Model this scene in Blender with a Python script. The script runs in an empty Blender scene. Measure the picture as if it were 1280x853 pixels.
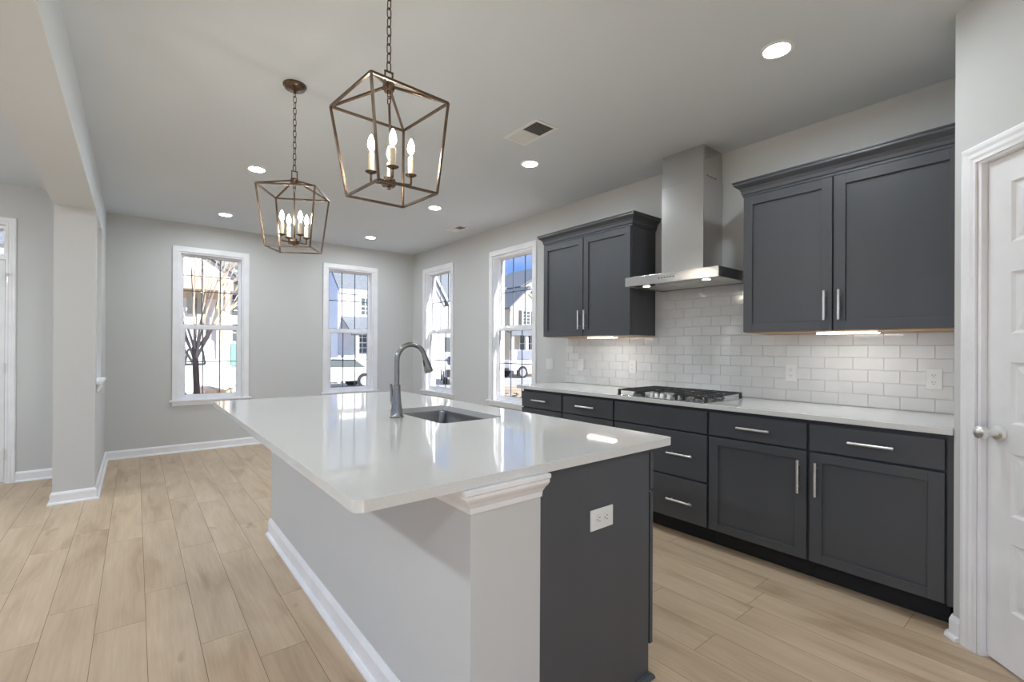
import bpy, bmesh, math, random
from mathutils import Vector, Matrix
random.seed(7)
sc = bpy.context.scene
col = sc.collection
PI = math.pi

# ---------------------------------------------------------------- camera
F_PX, YAW, ROLL, PITCH, CAM_Z = 586.0, 0.6767, 0.0050, 0.0014, 1.261
fw = Vector((math.sin(YAW)*math.cos(PITCH), math.cos(YAW)*math.cos(PITCH), math.sin(PITCH)))
rt = Vector((math.cos(YAW), -math.sin(YAW), 0))
up = rt.cross(fw)
R_ = rt*math.cos(ROLL)+up*math.sin(ROLL)
U_ = -rt*math.sin(ROLL)+up*math.cos(ROLL)
cd = bpy.data.cameras.new('camera')
cam = bpy.data.objects.new('camera', cd); col.objects.link(cam)
M = Matrix(((R_.x, U_.x, -fw.x, 0), (R_.y, U_.y, -fw.y, 0), (R_.z, U_.z, -fw.z, CAM_Z), (0, 0, 0, 1)))
cam.matrix_world = M
cd.sensor_width = 36.0; cd.sensor_fit = 'HORIZONTAL'
cd.lens = F_PX/1280*36.0
cd.shift_y = 8.1/1280
cd.clip_start = 0.02; cd.clip_end = 400
sc.camera = cam

# ---------------------------------------------------------------- light levels
EXPOSURE = 1.38
SUN = 4.0
SKY = 0.40
CAN = 128.0          # recessed light emission
BULB = 75.0
FILL = 27.0       # unseen ceiling lamps added to brighten the room
sc.view_settings.view_transform = 'Standard'
sc.view_settings.look = 'None'
sc.view_settings.gamma = 1.0
sc.view_settings.use_curve_mapping = False
sc.view_settings.exposure = EXPOSURE
sc.cycles.use_denoising = True
sc.cycles.max_bounces = 14
sc.cycles.diffuse_bounces = 8
sc.cycles.glossy_bounces = 5
sc.cycles.transparent_max_bounces = 16
sc.cycles.sample_clamp_indirect = 6.0
sc.cycles.caustics_reflective = False
sc.cycles.caustics_refractive = False

w = bpy.data.worlds.new('sky'); sc.world = w; w.use_nodes = True
nt = w.node_tree; nt.nodes.clear()
def N(nt, t, **k):
    n = nt.nodes.new(t)
    for a, b in k.items(): setattr(n, a, b)
    return n
wo = N(nt, 'ShaderNodeOutputWorld'); bg = N(nt, 'ShaderNodeBackground')
tc = N(nt, 'ShaderNodeTexCoord'); sx = N(nt, 'ShaderNodeSeparateXYZ')
nt.links.new(tc.outputs['Generated'], sx.inputs[0])
cr = N(nt, 'ShaderNodeValToRGB')
nt.links.new(sx.outputs['Z'], cr.inputs[0])
e = cr.color_ramp.elements
e[0].position = 0.0; e[0].color = (0.50, 0.72, 1.0, 1)
e[1].position = 0.75; e[1].color = (0.08, 0.22, 0.72, 1)
q = e.new(0.16); q.color = (0.20, 0.42, 0.95, 1)
nz = N(nt, 'ShaderNodeTexNoise'); nz.inputs['Scale'].default_value = 3.2; nz.inputs['Detail'].default_value = 8
mp = N(nt, 'ShaderNodeMapping'); mp.inputs['Scale'].default_value = (1, 1, 3.0)
nt.links.new(tc.outputs['Generated'], mp.inputs[0]); nt.links.new(mp.outputs[0], nz.inputs['Vector'])
c2 = N(nt, 'ShaderNodeValToRGB'); c2.color_ramp.elements[0].position = 0.54; c2.color_ramp.elements[1].position = 0.95
nt.links.new(nz.outputs['Fac'], c2.inputs[0])
mx = N(nt, 'ShaderNodeMixRGB'); mx.inputs[2].default_value = (0.95, 0.97, 1.0, 1)
nt.links.new(c2.outputs[0], mx.inputs[0]); nt.links.new(cr.outputs[0], mx.inputs[1])
nt.links.new(mx.outputs[0], bg.inputs[0]); bg.inputs[1].default_value = SKY
nt.links.new(bg.outputs[0], wo.inputs[0])

sl = bpy.data.lights.new('sun', 'SUN'); sl.energy = SUN; sl.angle = math.radians(0.6); sl.color = (1.0, 0.97, 0.92)
so = bpy.data.objects.new('sun', sl); col.objects.link(so)
so.rotation_euler = Vector((-0.23, 1.0, -0.715)).to_track_quat('-Z', 'Y').to_euler()
so.location = (5, -20, 16)

# ---------------------------------------------------------------- materials
def mat(name, rgb, rough=0.5, metal=0.0, spec=0.5, bump=None, var=None, coat=0.0, emit=None, trans=0.0):
    """bump=(scale, strength, stretch xyz)   var=(scale, amount, stretch xyz)"""
    m = bpy.data.materials.new(name); m.use_nodes = True
    nt = m.node_tree; b = nt.nodes['Principled BSDF']
    b.inputs['Base Color'].default_value = (*rgb, 1)
    b.inputs['Roughness'].default_value = rough
    b.inputs['Metallic'].default_value = metal
    b.inputs['Specular IOR Level'].default_value = spec
    b.inputs['Coat Weight'].default_value = coat
    if trans: b.inputs['Transmission Weight'].default_value = trans
    if emit:
        b.inputs['Emission Color'].default_value = (*emit[0], 1)
        b.inputs['Emission Strength'].default_value = emit[1]
    tc = N(nt, 'ShaderNodeTexCoord')
    def noise(scale, st, detail=4):
        mp = N(nt, 'ShaderNodeMapping'); mp.inputs['Scale'].default_value = st
        nt.links.new(tc.outputs['Object'], mp.inputs[0])
        n = N(nt, 'ShaderNodeTexNoise'); n.inputs['Scale'].default_value = scale; n.inputs['Detail'].default_value = detail
        nt.links.new(mp.outputs[0], n.inputs['Vector']); return n
    if bump:
        n = noise(bump[0], bump[2] if len(bump) > 2 else (1, 1, 1))
        bp = N(nt, 'ShaderNodeBump'); bp.inputs['Strength'].default_value = bump[1]; bp.inputs['Distance'].default_value = 0.002
        nt.links.new(n.outputs['Fac'], bp.inputs['Height']); nt.links.new(bp.outputs[0], b.inputs['Normal'])
    if var is None: var = (6.0, 0.04, (1, 1, 1))
    n = noise(var[0], var[2])
    mr = N(nt, 'ShaderNodeMapRange'); mr.inputs['To Min'].default_value = 1-var[1]; mr.inputs['To Max'].default_value = 1+var[1]
    mr.inputs['From Min'].default_value = 0.3; mr.inputs['From Max'].default_value = 0.7
    nt.links.new(n.outputs['Fac'], mr.inputs['Value'])
    mu = N(nt, 'ShaderNodeMixRGB', blend_type='MULTIPLY'); mu.inputs[0].default_value = 1; mu.inputs[1].default_value = (*rgb, 1)
    nt.links.new(mr.outputs[0], mu.inputs[2]); nt.links.new(mu.outputs[0], b.inputs['Base Color'])
    return m

def glass_mat(name, tint=(1, 1, 1), refl=1.45):
    m = bpy.data.materials.new(name); m.use_nodes = True; nt = m.node_tree; nt.nodes.clear()
    o = N(nt, 'ShaderNodeOutputMaterial'); t = N(nt, 'ShaderNodeBsdfTransparent'); g = N(nt, 'ShaderNodeBsdfGlossy')
    t.inputs[0].default_value = (*tint, 1); g.inputs['Roughness'].default_value = 0.02
    f = N(nt, 'ShaderNodeFresnel'); f.inputs[0].default_value = refl
    x = N(nt, 'ShaderNodeMixShader')
    ge = N(nt, 'ShaderNodeNewGeometry'); iv = N(nt, 'ShaderNodeMath', operation='SUBTRACT'); iv.inputs[0].default_value = 1.0
    mm = N(nt, 'ShaderNodeMath', operation='MULTIPLY'); mm.use_clamp = True
    nt.links.new(ge.outputs['Backfacing'], iv.inputs[1]); nt.links.new(iv.outputs[0], mm.inputs[0]); nt.links.new(f.outputs[0], mm.inputs[1])
    nt.links.new(mm.outputs[0], x.inputs[0]); nt.links.new(t.outputs[0], x.inputs[1]); nt.links.new(g.outputs[0], x.inputs[2])
    nt.links.new(x.outputs[0], o.inputs[0]); return m

def emit_mat(name, rgb, s):
    m = bpy.data.materials.new(name); m.use_nodes = True; nt = m.node_tree; nt.nodes.clear()
    o = N(nt, 'ShaderNodeOutputMaterial'); e = N(nt, 'ShaderNodeEmission')
    e.inputs[0].default_value = (*rgb, 1); e.inputs[1].default_value = s
    nt.links.new(e.outputs[0], o.inputs[0]); return m

Mw = {}
Mw['wall'] = mat('wall_paint', (0.60, 0.605, 0.60), 0.85, bump=(220, 0.10), var=(1.5, 0.01, (1, 1, 1)))
Mw['ceiling'] = mat('ceiling_paint', (0.66, 0.70, 0.735), 0.9, bump=(160, 0.12), var=(1.2, 0.012, (1, 1, 1)))
Mw['trim'] = mat('white_trim_paint', (0.86, 0.865, 0.89), 0.42, bump=(60, 0.03))
Mw['door'] = mat('white_door_paint', (0.83, 0.835, 0.85), 0.45, bump=(90, 0.05, (1, 1, .1)))
Mw['cab'] = mat('charcoal_cabinet_paint', (0.070, 0.0745, 0.084), 0.36, spec=0.5, bump=(70, 0.05, (1, 1, .15)), var=(5, 0.05, (1, 1, .2)))
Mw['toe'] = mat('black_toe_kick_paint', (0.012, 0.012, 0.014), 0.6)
Mw['ply'] = mat('plywood_underside', (0.55, 0.36, 0.20), 0.6, var=(8, 0.15, (4, .4, 1)))
Mw['quartz'] = mat('white_quartz', (0.68, 0.683, 0.675), 0.045, spec=0.55, var=(260, 0.035, (1, 1, 1)))
Mw['tile'] = mat('white_glazed_tile', (0.70, 0.705, 0.70), 0.10, spec=0.55, bump=(14, 0.04))
Mw['grout'] = mat('light_grout', (0.60, 0.60, 0.59), 0.85)
Mw['steel'] = mat('brushed_stainless_steel', (0.66, 0.66, 0.655), 0.20, metal=1.0, bump=(60, 0.05, (1, 1, 14)), var=(30, 0.03, (1, 1, 8)))
Mw['steel_dark'] = mat('satin_steel', (0.30, 0.30, 0.305), 0.26, metal=1.0)
Mw['nickel'] = mat('brushed_nickel', (0.80, 0.80, 0.79), 0.33, metal=1.0)
Mw['filter'] = mat('aluminium_filter_mesh', (0.62, 0.62, 0.60), 0.45, metal=0.7, bump=(200, 0.5))
Mw['iron'] = mat('black_cast_iron', (0.028, 0.028, 0.028), 0.5, bump=(150, 0.2))
Mw['bronze'] = mat('brushed_bronze', (0.15, 0.105, 0.075), 0.27, metal=0.9, var=(25, 0.2, (1, 1, 1)))
Mw['candle'] = mat('cream_candle_sleeve', (0.80, 0.68, 0.50), 0.6)
Mw['plate'] = mat('white_plastic_plate', (0.78, 0.78, 0.77), 0.35)
Mw['slot'] = mat('dark_slot', (0.03, 0.03, 0.03), 0.6)
Mw['ventmetal'] = mat('white_vent_metal', (0.80, 0.80, 0.78), 0.5)
Mw['ventdark'] = mat('dark_duct', (0.08, 0.08, 0.075), 0.8)
Mw['muntin'] = mat('grey_window_grille', (0.10, 0.14, 0.18), 0.5)
Mw['gasket'] = mat('grey_window_gasket', (0.22, 0.24, 0.28), 0.6)
Mw['glass'] = glass_mat('window_glass')
Mw['bulbglass'] = glass_mat('clear_bulb_glass', (1, 0.98, 0.94), 1.35)
Mw['filament'] = emit_mat('glowing_filament', (1.0, 0.93, 0.82), BULB)
Mw['canlight'] = emit_mat('recessed_light_lens', (0.87, 0.95, 1.0), CAN)
Mw['striplight'] = emit_mat('strip_light_lens', (1.0, 0.98, 0.95), 7.5)
Mw['flush'] = emit_mat('fill_lamp_glow', (0.86, 0.945, 1.0), FILL)  # glow of the added, unseen fill lamps
Mw['hoodlight'] = emit_mat('hood_lamp_lens', (1.0, 0.95, 0.85), 6.0)
# outside
Mw['white_siding'] = mat('white_lap_siding', (0.80, 0.80, 0.80), 0.7, bump=(3.0, 0.4, (.01, .01, 3)))
Mw['shaded_siding'] = mat('blue_shade_on_white_siding', (0.62, 0.72, 0.86), 0.7)  # white siding with the blue of the shade put into its colour
Mw['cream_siding'] = mat('cream_lap_siding', (0.78, 0.72, 0.58), 0.7)
Mw['sage_siding'] = mat('sage_grey_siding', (0.42, 0.43, 0.38), 0.7)
Mw['tan_siding'] = mat('tan_board_siding', (0.60, 0.46, 0.33), 0.7)
Mw['shingle'] = mat('grey_roof_shingle', (0.17, 0.19, 0.21), 0.85, var=(6, 0.18, (1, 1, 4)))
Mw['outtrim'] = mat('white_exterior_trim', (0.85, 0.85, 0.85), 0.6)
Mw['lumber'] = mat('raw_lumber', (0.74, 0.57, 0.38), 0.7, var=(8, 0.15, (3, 3, .3)))
Mw['darkglass'] = mat('dark_window_glass', (0.10, 0.12, 0.125), 0.08)
Mw['shutter'] = mat('dark_slate_shutter', (0.05, 0.055, 0.065), 0.6)
Mw['teal'] = mat('teal_door_paint', (0.16, 0.52, 0.42), 0.5)
Mw['carwhite'] = mat('white_car_paint', (0.82, 0.82, 0.83), 0.15, coat=0.5)
Mw['cardark'] = mat('black_car_trim', (0.03, 0.03, 0.035), 0.4)
Mw['tire'] = mat('black_rubber', (0.02, 0.02, 0.02), 0.8)
Mw['rim'] = mat('silver_wheel', (0.60, 0.60, 0.62), 0.3, metal=0.8)
Mw['tarp'] = mat('white_sheathing_board', (0.72, 0.77, 0.80), 0.6)
Mw['bark'] = mat('grey_brown_bark', (0.20, 0.14, 0.10), 0.85, bump=(30, 0.8), var=(9, 0.3, (1, 1, .3)))
Mw['bark_light'] = mat('pale_tan_bark', (0.52, 0.41, 0.31), 0.8, var=(9, 0.3, (1, 1, .3)))
Mw['paleglass'] = mat('see_through_light_paint', (0.72, 0.80, 0.82), 0.1)  # pale colour stands in for light seen through the van window
Mw['leaf'] = mat('dark_green_leaf', (0.05, 0.09, 0.035), 0.6)
Mw['asphalt'] = mat('pale_concrete_road', (0.42, 0.42, 0.41), 0.9, var=(2, 0.1, (1, 1, 1)))
Mw['dirt'] = mat('dry_grass_and_clay', (0.46, 0.36, 0.25), 0.95, var=(0.8, 0.3, (1, 1, 1)))
Mw['concrete'] = mat('pale_concrete', (0.62, 0.61, 0.58), 0.9)

def floor_mat():
    m = bpy.data.materials.new('oak_vinyl_plank'); m.use_nodes = True; nt = m.node_tree; L = nt.links
    b = nt.nodes['Principled BSDF']; b.inputs['Roughness'].default_value = 0.42; b.inputs['Specular IOR Level'].default_value = 0.4
    tc = N(nt, 'ShaderNodeTexCoord'); at = N(nt, 'ShaderNodeAttribute', attribute_name='rnd')
    sep = N(nt, 'ShaderNodeSeparateColor'); L.new(at.outputs['Color'], sep.inputs[0])
    off = N(nt, 'ShaderNodeVectorMath', operation='SCALE'); off.inputs['Scale'].default_value = 37.0; L.new(at.outputs['Vector'], off.inputs[0])
    add = N(nt, 'ShaderNodeVectorMath', operation='ADD'); L.new(tc.outputs['Object'], add.inputs[0]); L.new(off.outputs[0], add.inputs[1])
    def noise(st, sc_, det, dist=0.0):
        mp = N(nt, 'ShaderNodeMapping'); mp.inputs['Scale'].default_value = st; L.new(add.outputs[0], mp.inputs[0])
        n = N(nt, 'ShaderNodeTexNoise'); n.inputs['Scale'].default_value = sc_; n.inputs['Detail'].default_value = det
        n.inputs['Distortion'].default_value = dist; L.new(mp.outputs[0], n.inputs['Vector']); return n
    n1 = noise((4.5, 0.75, 1), 1.9, 5, 0.7)       # broad cloudy grain
    n2 = noise((40, 1.6, 1), 2.2, 4, 0.3)         # fine grain
    n3 = noise((3, 1.2, 1), 2.2, 2)               # knots
    r1 = N(nt, 'ShaderNodeValToRGB'); L.new(n1.outputs['Fac'], r1.inputs[0])
    el = r1.color_ramp.elements; el[0].position = 0.30; el[0].color = (0.43, 0.310, 0.200, 1)
    el[1].position = 0.64; el[1].color = (0.60, 0.465, 0.325, 1)
    k = el.new(0.46); k.color = (0.54, 0.408, 0.278, 1)
    m1 = N(nt, 'ShaderNodeMixRGB', blend_type='MULTIPLY'); m1.inputs[0].default_value = 1
    mr = N(nt, 'ShaderNodeMapRange'); mr.inputs['From Min'].default_value = .3; mr.inputs['From Max'].default_value = .7
    mr.inputs['To Min'].default_value = .93; mr.inputs['To Max'].default_value = 1.05
    L.new(n2.outputs['Fac'], mr.inputs['Value']); L.new(r1.outputs[0], m1.inputs[1]); L.new(mr.outputs[0], m1.inputs[2])
    m2 = N(nt, 'ShaderNodeMixRGB', blend_type='MULTIPLY'); m2.inputs[0].default_value = 1
    mr2 = N(nt, 'ShaderNodeMapRange'); mr2.inputs['To Min'].default_value = .95; mr2.inputs['To Max'].default_value = 1.04
    L.new(sep.outputs[0], mr2.inputs['Value']); L.new(m1.outputs[0], m2.inputs[1]); L.new(mr2.outputs[0], m2.inputs[2])
    # small dark knots
    r3 = N(nt, 'ShaderNodeValToRGB'); L.new(n3.outputs['Fac'], r3.inputs[0])
    r3.color_ramp.elements[0].position = 0.20; r3.color_ramp.elements[0].color = (.55, .5, .45, 1)
    r3.color_ramp.elements[1].position = 0.29; r3.color_ramp.elements[1].color = (1, 1, 1, 1)
    m3 = N(nt, 'ShaderNodeMixRGB', blend_type='MULTIPLY'); m3.inputs[0].default_value = 1
    L.new(m2.outputs[0], m3.inputs[1]); L.new(r3.outputs[0], m3.inputs[2]); L.new(m3.outputs[0], b.inputs['Base Color'])
    bp = N(nt, 'ShaderNodeBump'); bp.inputs['Strength'].default_value = 0.08; bp.inputs['Distance'].default_value = 0.001
    L.new(n2.outputs['Fac'], bp.inputs['Height']); L.new(bp.outputs[0], b.inputs['Normal'])
    return m
Mw['floor'] = floor_mat()
Mw['seam'] = mat('dark_plank_seam', (0.16, 0.11, 0.075), 0.8)

# ---------------------------------------------------------------- mesh helpers
class MB:
    def __init__(s): s.bm = bmesh.new()
    def face(s, vs, idx): 
        try: s.bm.faces.new([vs[i] for i in idx])
        except ValueError: pass
    def box(s, x0, x1, y0, y1, z0, z1):
        vs = [s.bm.verts.new(p) for p in ((x0, y0, z0), (x1, y0, z0), (x1, y1, z0), (x0, y1, z0), (x0, y0, z1), (x1, y0, z1), (x1, y1, z1), (x0, y1, z1))]
        for f in ((0, 3, 2, 1), (4, 5, 6, 7), (0, 1, 5, 4), (1, 2, 6, 5), (2, 3, 7, 6), (3, 0, 4, 7)): s.face(vs, f)
        return s
    def rings(s, rings, closed_u=True, caps=True, closed_v=False):
        R = [[s.bm.verts.new(p) for p in r] for r in rings]
        n = len(R[0]); m = len(R)
        for i in range(m if closed_v else m-1):
            a, b = R[i], R[(i+1) % m]
            for j in range(n if closed_u else n-1):
                s.face([a[j], a[(j+1) % n], b[(j+1) % n], b[j]], (0, 1, 2, 3))
        if caps and not closed_v:
            s.face(R[0][::-1], range(n)); s.face(R[-1], range(n))
        return s
    def tube(s, pts, r, n=12, closed=False, square=False):
        pts = [Vector(p) for p in pts]; m = len(pts)
        rad = r if isinstance(r, (list, tuple)) else [r]*m
        rings = []; prev = None
        for i, p in enumerate(pts):
            if closed: t = (pts[(i+1) % m]-pts[i-1]).normalized()
            else: t = (pts[min(i+1, m-1)]-pts[max(i-1, 0)]).normalized()
            if prev is None:
                a = Vector((0, 0, 1)) if abs(t.z) < .9 else Vector((1, 0, 0))
                u = t.cross(a).normalized()
            else: u = (prev-t*prev.dot(t)).normalized()
            prev = u; v = t.cross(u)
            off = PI/4 if square else 0
            nn = 4 if square else n
            rings.append([p+(u*math.cos(2*PI*k/nn+off)+v*math.sin(2*PI*k/nn+off))*rad[i] for k in range(nn)])
        s.rings(rings, closed_v=closed); return s
    def bar(s, a, b, wdt): return s.tube([a, b], wdt*math.sqrt(.5), square=True)
    def lathe(s, prof, c=(0, 0, 0), n=24, axis='z'):
        rings = []
        for r, z in prof:
            ring = []
            for k in range(n):
                a = 2*PI*k/n; x, y = r*math.cos(a), r*math.sin(a)
                if axis == 'z': P = (x, y, z)
                elif axis == 'x': P = (z, x, y)
                else: P = (y, z, x)
                ring.append((c[0]+P[0], c[1]+P[1], c[2]+P[2]))
            rings.append(ring)
        s.rings(rings); return s
    def sweep(s, path, prof, closed=False):
        """path 2-D points (x,y); prof [(offset to the left of travel, z)] closed polygon; mitred"""
        P = [Vector(p) for p in path]; m = len(P); rings = []
        for i in range(m):
            def nrm(a, b): d = (b-a).normalized(); return Vector((-d.y, d.x))
            if closed or 0 < i < m-1:
                n1 = nrm(P[i-1], P[i]); n2 = nrm(P[i], P[(i+1) % m]); b = (n1+n2); b = b/ (b.dot(n1) if abs(b.dot(n1)) > 1e-6 else 1)
            elif i == 0: b = nrm(P[0], P[1])
            else: b = nrm(P[-2], P[-1])
            rings.append([(P[i].x+b.x*o, P[i].y+b.y*o, z) for o, z in prof])
        s.rings(rings, closed_v=closed); return s
    def prism(s, poly, fn, t0, t1):
        """poly 2-D, fn(u,v,t)->xyz"""
        s.rings([[fn(u, v, t0) for u, v in poly], [fn(u, v, t1) for u, v in poly]]); return s
    def plate(s, outer, holes, z0, z1):
        """horizontal slab with holes; loops of 2-D points"""
        bm2 = bmesh.new(); es = []
        for loop in [outer]+holes:
            vs = [bm2.verts.new((x, y, z1)) for x, y in loop]
            for i in range(len(vs)): es.append(bm2.edges.new((vs[i], vs[(i+1) % len(vs)])))
        bmesh.ops.triangle_fill(bm2, use_beauty=True, use_dissolve=False, edges=es, normal=(0, 0, 1))
        tris = [[v.co.copy() for v in f.verts] for f in bm2.faces]; bm2.free()
        key = {}
        def V(x, y, z):
            k = (round(x, 5), round(y, 5), round(z, 5))
            if k not in key: key[k] = s.bm.verts.new((x, y, z))
            return key[k]
        for t in tris:
            a = (t[1]-t[0]).cross(t[2]-t[0]).z
            if a < 0: t = t[::-1]
            s.face([V(c.x, c.y, z1) for c in t], (0, 1, 2)); s.face([V(c.x, c.y, z0) for c in t][::-1], (0, 1, 2))
        for loop in [outer]+holes:
            for i in range(len(loop)):
                a, b = loop[i], loop[(i+1) % len(loop)]
                s.face([V(*a, z0), V(*b, z0), V(*b, z1), V(*a, z1)], (0, 1, 2, 3))
        return s
    def build(s, name, m, parent=None, local=False, bevel=0.0, smooth=False, seg=2):
        bmesh.ops.recalc_face_normals(s.bm, faces=s.bm.faces)
        me = bpy.data.meshes.new(name); s.bm.to_mesh(me); s.bm.free()
        me.materials.append(Mw[m] if isinstance(m, str) else m)
        o = bpy.data.objects.new(name, me); col.objects.link(o)
        if parent is not None:
            o.parent = parent
            if not local:
                L = root_loc(parent); me.transform(Matrix.Translation(-L))
        if smooth:
            for f in me.polygons: f.use_smooth = True
            try: me.set_sharp_from_angle(angle=math.radians(35))
            except Exception: pass
        if bevel:
            b = o.modifiers.new('bevel', 'BEVEL'); b.width = bevel; b.segments = seg; b.limit_method = 'ANGLE'; b.angle_limit = math.radians(40)
        return o
def root_loc(o):
    while o.parent: o = o.parent
    return o.location.copy()
def tag(o, label=None, cat=None, group=None, kind=None):
    if label: o['label'] = label
    if cat: o['category'] = cat
    if group: o['group'] = group
    if kind: o['kind'] = kind
    return o
def thing(name, label, cat, loc, rz=0.0, group=None, kind=None, rot=None):
    o = bpy.data.objects.new(name, None); o.empty_display_size = 0.05; col.objects.link(o)
    o.location = loc; o.rotation_euler = rot if rot else (0, 0, rz)
    return tag(o, label, cat, group, kind)
def copy_tree(o, parent=None):
    c = o.copy(); col.objects.link(c)
    if parent is not None: c.parent = parent
    for ch in list(o.children): copy_tree(ch, c)
    return c
def B(*a): return MB().box(*a)
def rrect(x0, x1, y0, y1, r, n=5):
    pts = []
    for cx, cy, a0 in ((x1-r, y1-r, 0), (x0+r, y1-r, PI/2), (x0+r, y0+r, PI), (x1-r, y0+r, 3*PI/2)):
        for k in range(n+1):
            a = a0+PI/2*k/n; pts.append((cx+r*math.cos(a), cy+r*math.sin(a)))
    return pts

XK, YF, H = 3.455, 6.835, 2.74
YFO = 6.24                      # foyer end wall
XL, YB = -3.2, -4.5             # left and rear walls
PX, PY = 2.815, 0.39            # pantry corner, wall runs at 45 degrees
PE = 0.95
EX, EY = PX-PE*math.sqrt(.5), PY-PE*math.sqrt(.5)

# ---------------------------------------------------------------- floor and ceiling
fm = MB(); lay = fm.bm.loops.layers.float_color.new('rnd')
PW, X0 = 0.1785, 0.043
joints = {0: 3.03, 1: 2.37, 2: 2.12, 3: 2.59, -1: 2.737, 10: 1.05}
k0 = math.floor((XL-0.2-X0)/PW)
for k in range(k0, math.ceil((XK+0.1-X0)/PW)):
    y = joints.get(k, random.random()*1.2) % 1.2
    y -= 6.0
    xa, xb = X0+k*PW, X0+(k+1)*PW
    while y < 7.0:
        ya, yb = max(y, YB-0.1), min(y+1.2, 6.95)
        if yb > ya+0.01:
            g = 0.0009
            vs = [fm.bm.verts.new(p) for p in ((xa+g, ya+g, 0), (xb-g, ya+g, 0), (xb-g, yb-g, 0), (xa+g, yb-g, 0))]
            f = fm.bm.faces.new(vs); c = (random.random(), random.random(), random.random(), 1)
            for l in f.loops: l[lay] = c
        y += 1.2
fo = fm.build('floor', 'floor'); fo['kind'] = 'structure'
fo.data.materials.append(Mw['seam'])
bm = bmesh.new(); bm.from_mesh(fo.data)
def add_box_bm(bm, x0, x1, y0, y1, z0, z1, mi):
    vs = [bm.verts.new(p) for p in ((x0, y0, z0), (x1, y0, z0), (x1, y1, z0), (x0, y1, z0), (x0, y0, z1), (x1, y0, z1), (x1, y1, z1), (x0, y1, z1))]
    for f in ((0, 3, 2, 1), (4, 5, 6, 7), (0, 1, 5, 4), (1, 2, 6, 5), (2, 3, 7, 6), (3, 0, 4, 7)):
        bm.faces.new([vs[i] for i in f]).material_index = mi
for f in bm.faces:
    if f.normal.z < 0: f.normal_flip()
add_box_bm(bm, XL-.1, XK+.1, YB-.1, 6.95, -0.10, -0.0012, 1)
bm.to_mesh(fo.data); bm.free()

def S(name, mb, m, bevel=0.0):
    o = mb.build(name, m, bevel=bevel); o['kind'] = 'structure'; return o
S('ceiling', B(XL-.2, XK+.2, YB-.2, YF+.2, H, H+.2), 'ceiling')

def wall_x(mb, x0, x1, y0, y1, holes, z0=0.0, z1=H):
    """wall running along X between x0,x1 with thickness y0..y1; holes (xa,xb,za,zb)"""
    holes = sorted(holes); cur = x0
    for a, b, za, zb in holes:
        mb.box(cur, a, y0, y1, z0, z1); mb.box(a, b, y0, y1, z0, za) if za > z0 else None; mb.box(a, b, y0, y1, zb, z1); cur = b
    mb.box(cur, x1, y0, y1, z0, z1); return mb
def wall_y(mb, y0, y1, x0, x1, holes, z0=0.0, z1=H):
    holes = sorted(holes); cur = y0
    for a, b, za, zb in holes:
        mb.box(x0, x1, cur, a, z0, z1); mb.box(x0, x1, a, b, z0, za) if za > z0 else None; mb.box(x0, x1, a, b, zb, z1); cur = b
    mb.box(x0, x1, cur, y1, z0, z1); return mb
WZ0, WZ1 = 0.60, 2.395
W1 = (0.400, 1.075); W2 = (2.122, 2.797)
W3 = (5.665, 6.420); W4 = (3.930, 4.685)
TH = 0.17
S('wall_far', wall_x(MB(), -0.51, XK, YF, YF+TH, [(*W1, WZ0, WZ1), (*W2, WZ0, WZ1)]), 'wall')
S('wall_right', wall_y(MB(), 0.39-.12, YF+TH, XK, XK+TH, [(*W4, WZ0, WZ1), (*W3, WZ0, WZ1)]), 'wall')
S('wall_foyer', wall_x(MB(), XL, -0.51, YFO, YFO+TH, [(-1.83, -0.912, 0.0, 2.385)]), 'wall')
S('wall_left', wall_y(MB(), YB, YFO+TH, XL-TH, XL, [(0.6, 3.8, 0.1, 2.4), (-3.6, -0.4, 0.1, 2.4)]), 'wall')
S('wall_rear', wall_x(MB(), XL, EX, YB-TH, YB, [(-2.8, -0.8, 0.1, 2.4), (-0.4, 1.6, 0.1, 2.4)]), 'wall')
# partition between dining room and foyer: end column, sill opening, header beam
pm = MB()
pm.box(-.51, -.258, 5.18, 5.36, 0, 2.387); pm.box(-.51, -.258, 5.36, 5.98, 0, .93); pm.box(-.51, -.258, 5.98, YF, 0, 2.387)
S('wall_partition', pm, 'wall')
S('trim_1', B(-.51, -.222, 5.30, 6.04, .932, .957), 'trim', bevel=.004)
S('trim_2', B(-.258, -.244, 5.33, 6.01, .87, .932), 'trim', bevel=.003)
S('wall_header', B(-.51, -.258, YB, YF, 2.387, H), 'ceiling')
# pantry walls
S('wall_pantry', B(PX+.02, XK, PY-.11, PY, 0, H), 'wall')
wd = thing('wall_diagonal', None, None, (PX, PY, 0), rz=math.radians(225), kind='structure')
# local x runs along the wall away from the corner, local y points into the pantry
DW = (0.118, 0.833)
dm = MB(); wall_x(dm, 0, PE, 0, .11, [(*DW, 0, 2.048)])
o = dm.build('wall_face', 'wall', wd, local=True)
S('wall_rear_right', B(EX, EX+.11, YB, EY+.02, 0, H), 'wall')

# baseboards
BP = [(0, 0), (.014, 0), (.014, .075), (.009, .088), (.004, .095), (0, .095)]
SP = [(.014, 0), (.030, 0), (.029, .010), (.022, .017), (.014, .018)]
def baseboard(name, path):
    m = MB(); m.sweep(path, BP); m.sweep(path, SP); o = m.build(name, 'trim'); o['kind'] = 'structure'; return o
# path is travelled so that the room lies on its left
baseboard('baseboard_right', [(XK, 3.39), (XK, YF), (-.258, YF), (-.258, 5.18), (-.51, 5.18), (-.51, YFO), (-.857, YFO)])
baseboard('baseboard_foyer', [(-1.885, YFO), (XL, YFO), (XL, YB), (EX, YB), (EX, EY), (PX-.90*math.sqrt(.5), PY-.90*math.sqrt(.5))])
d_ = math.sqrt(.5)
baseboard('baseboard_pantry', [(PX-.045*d_, PY-.045*d_), (PX, PY), (PX+.02, PY)])

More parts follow.
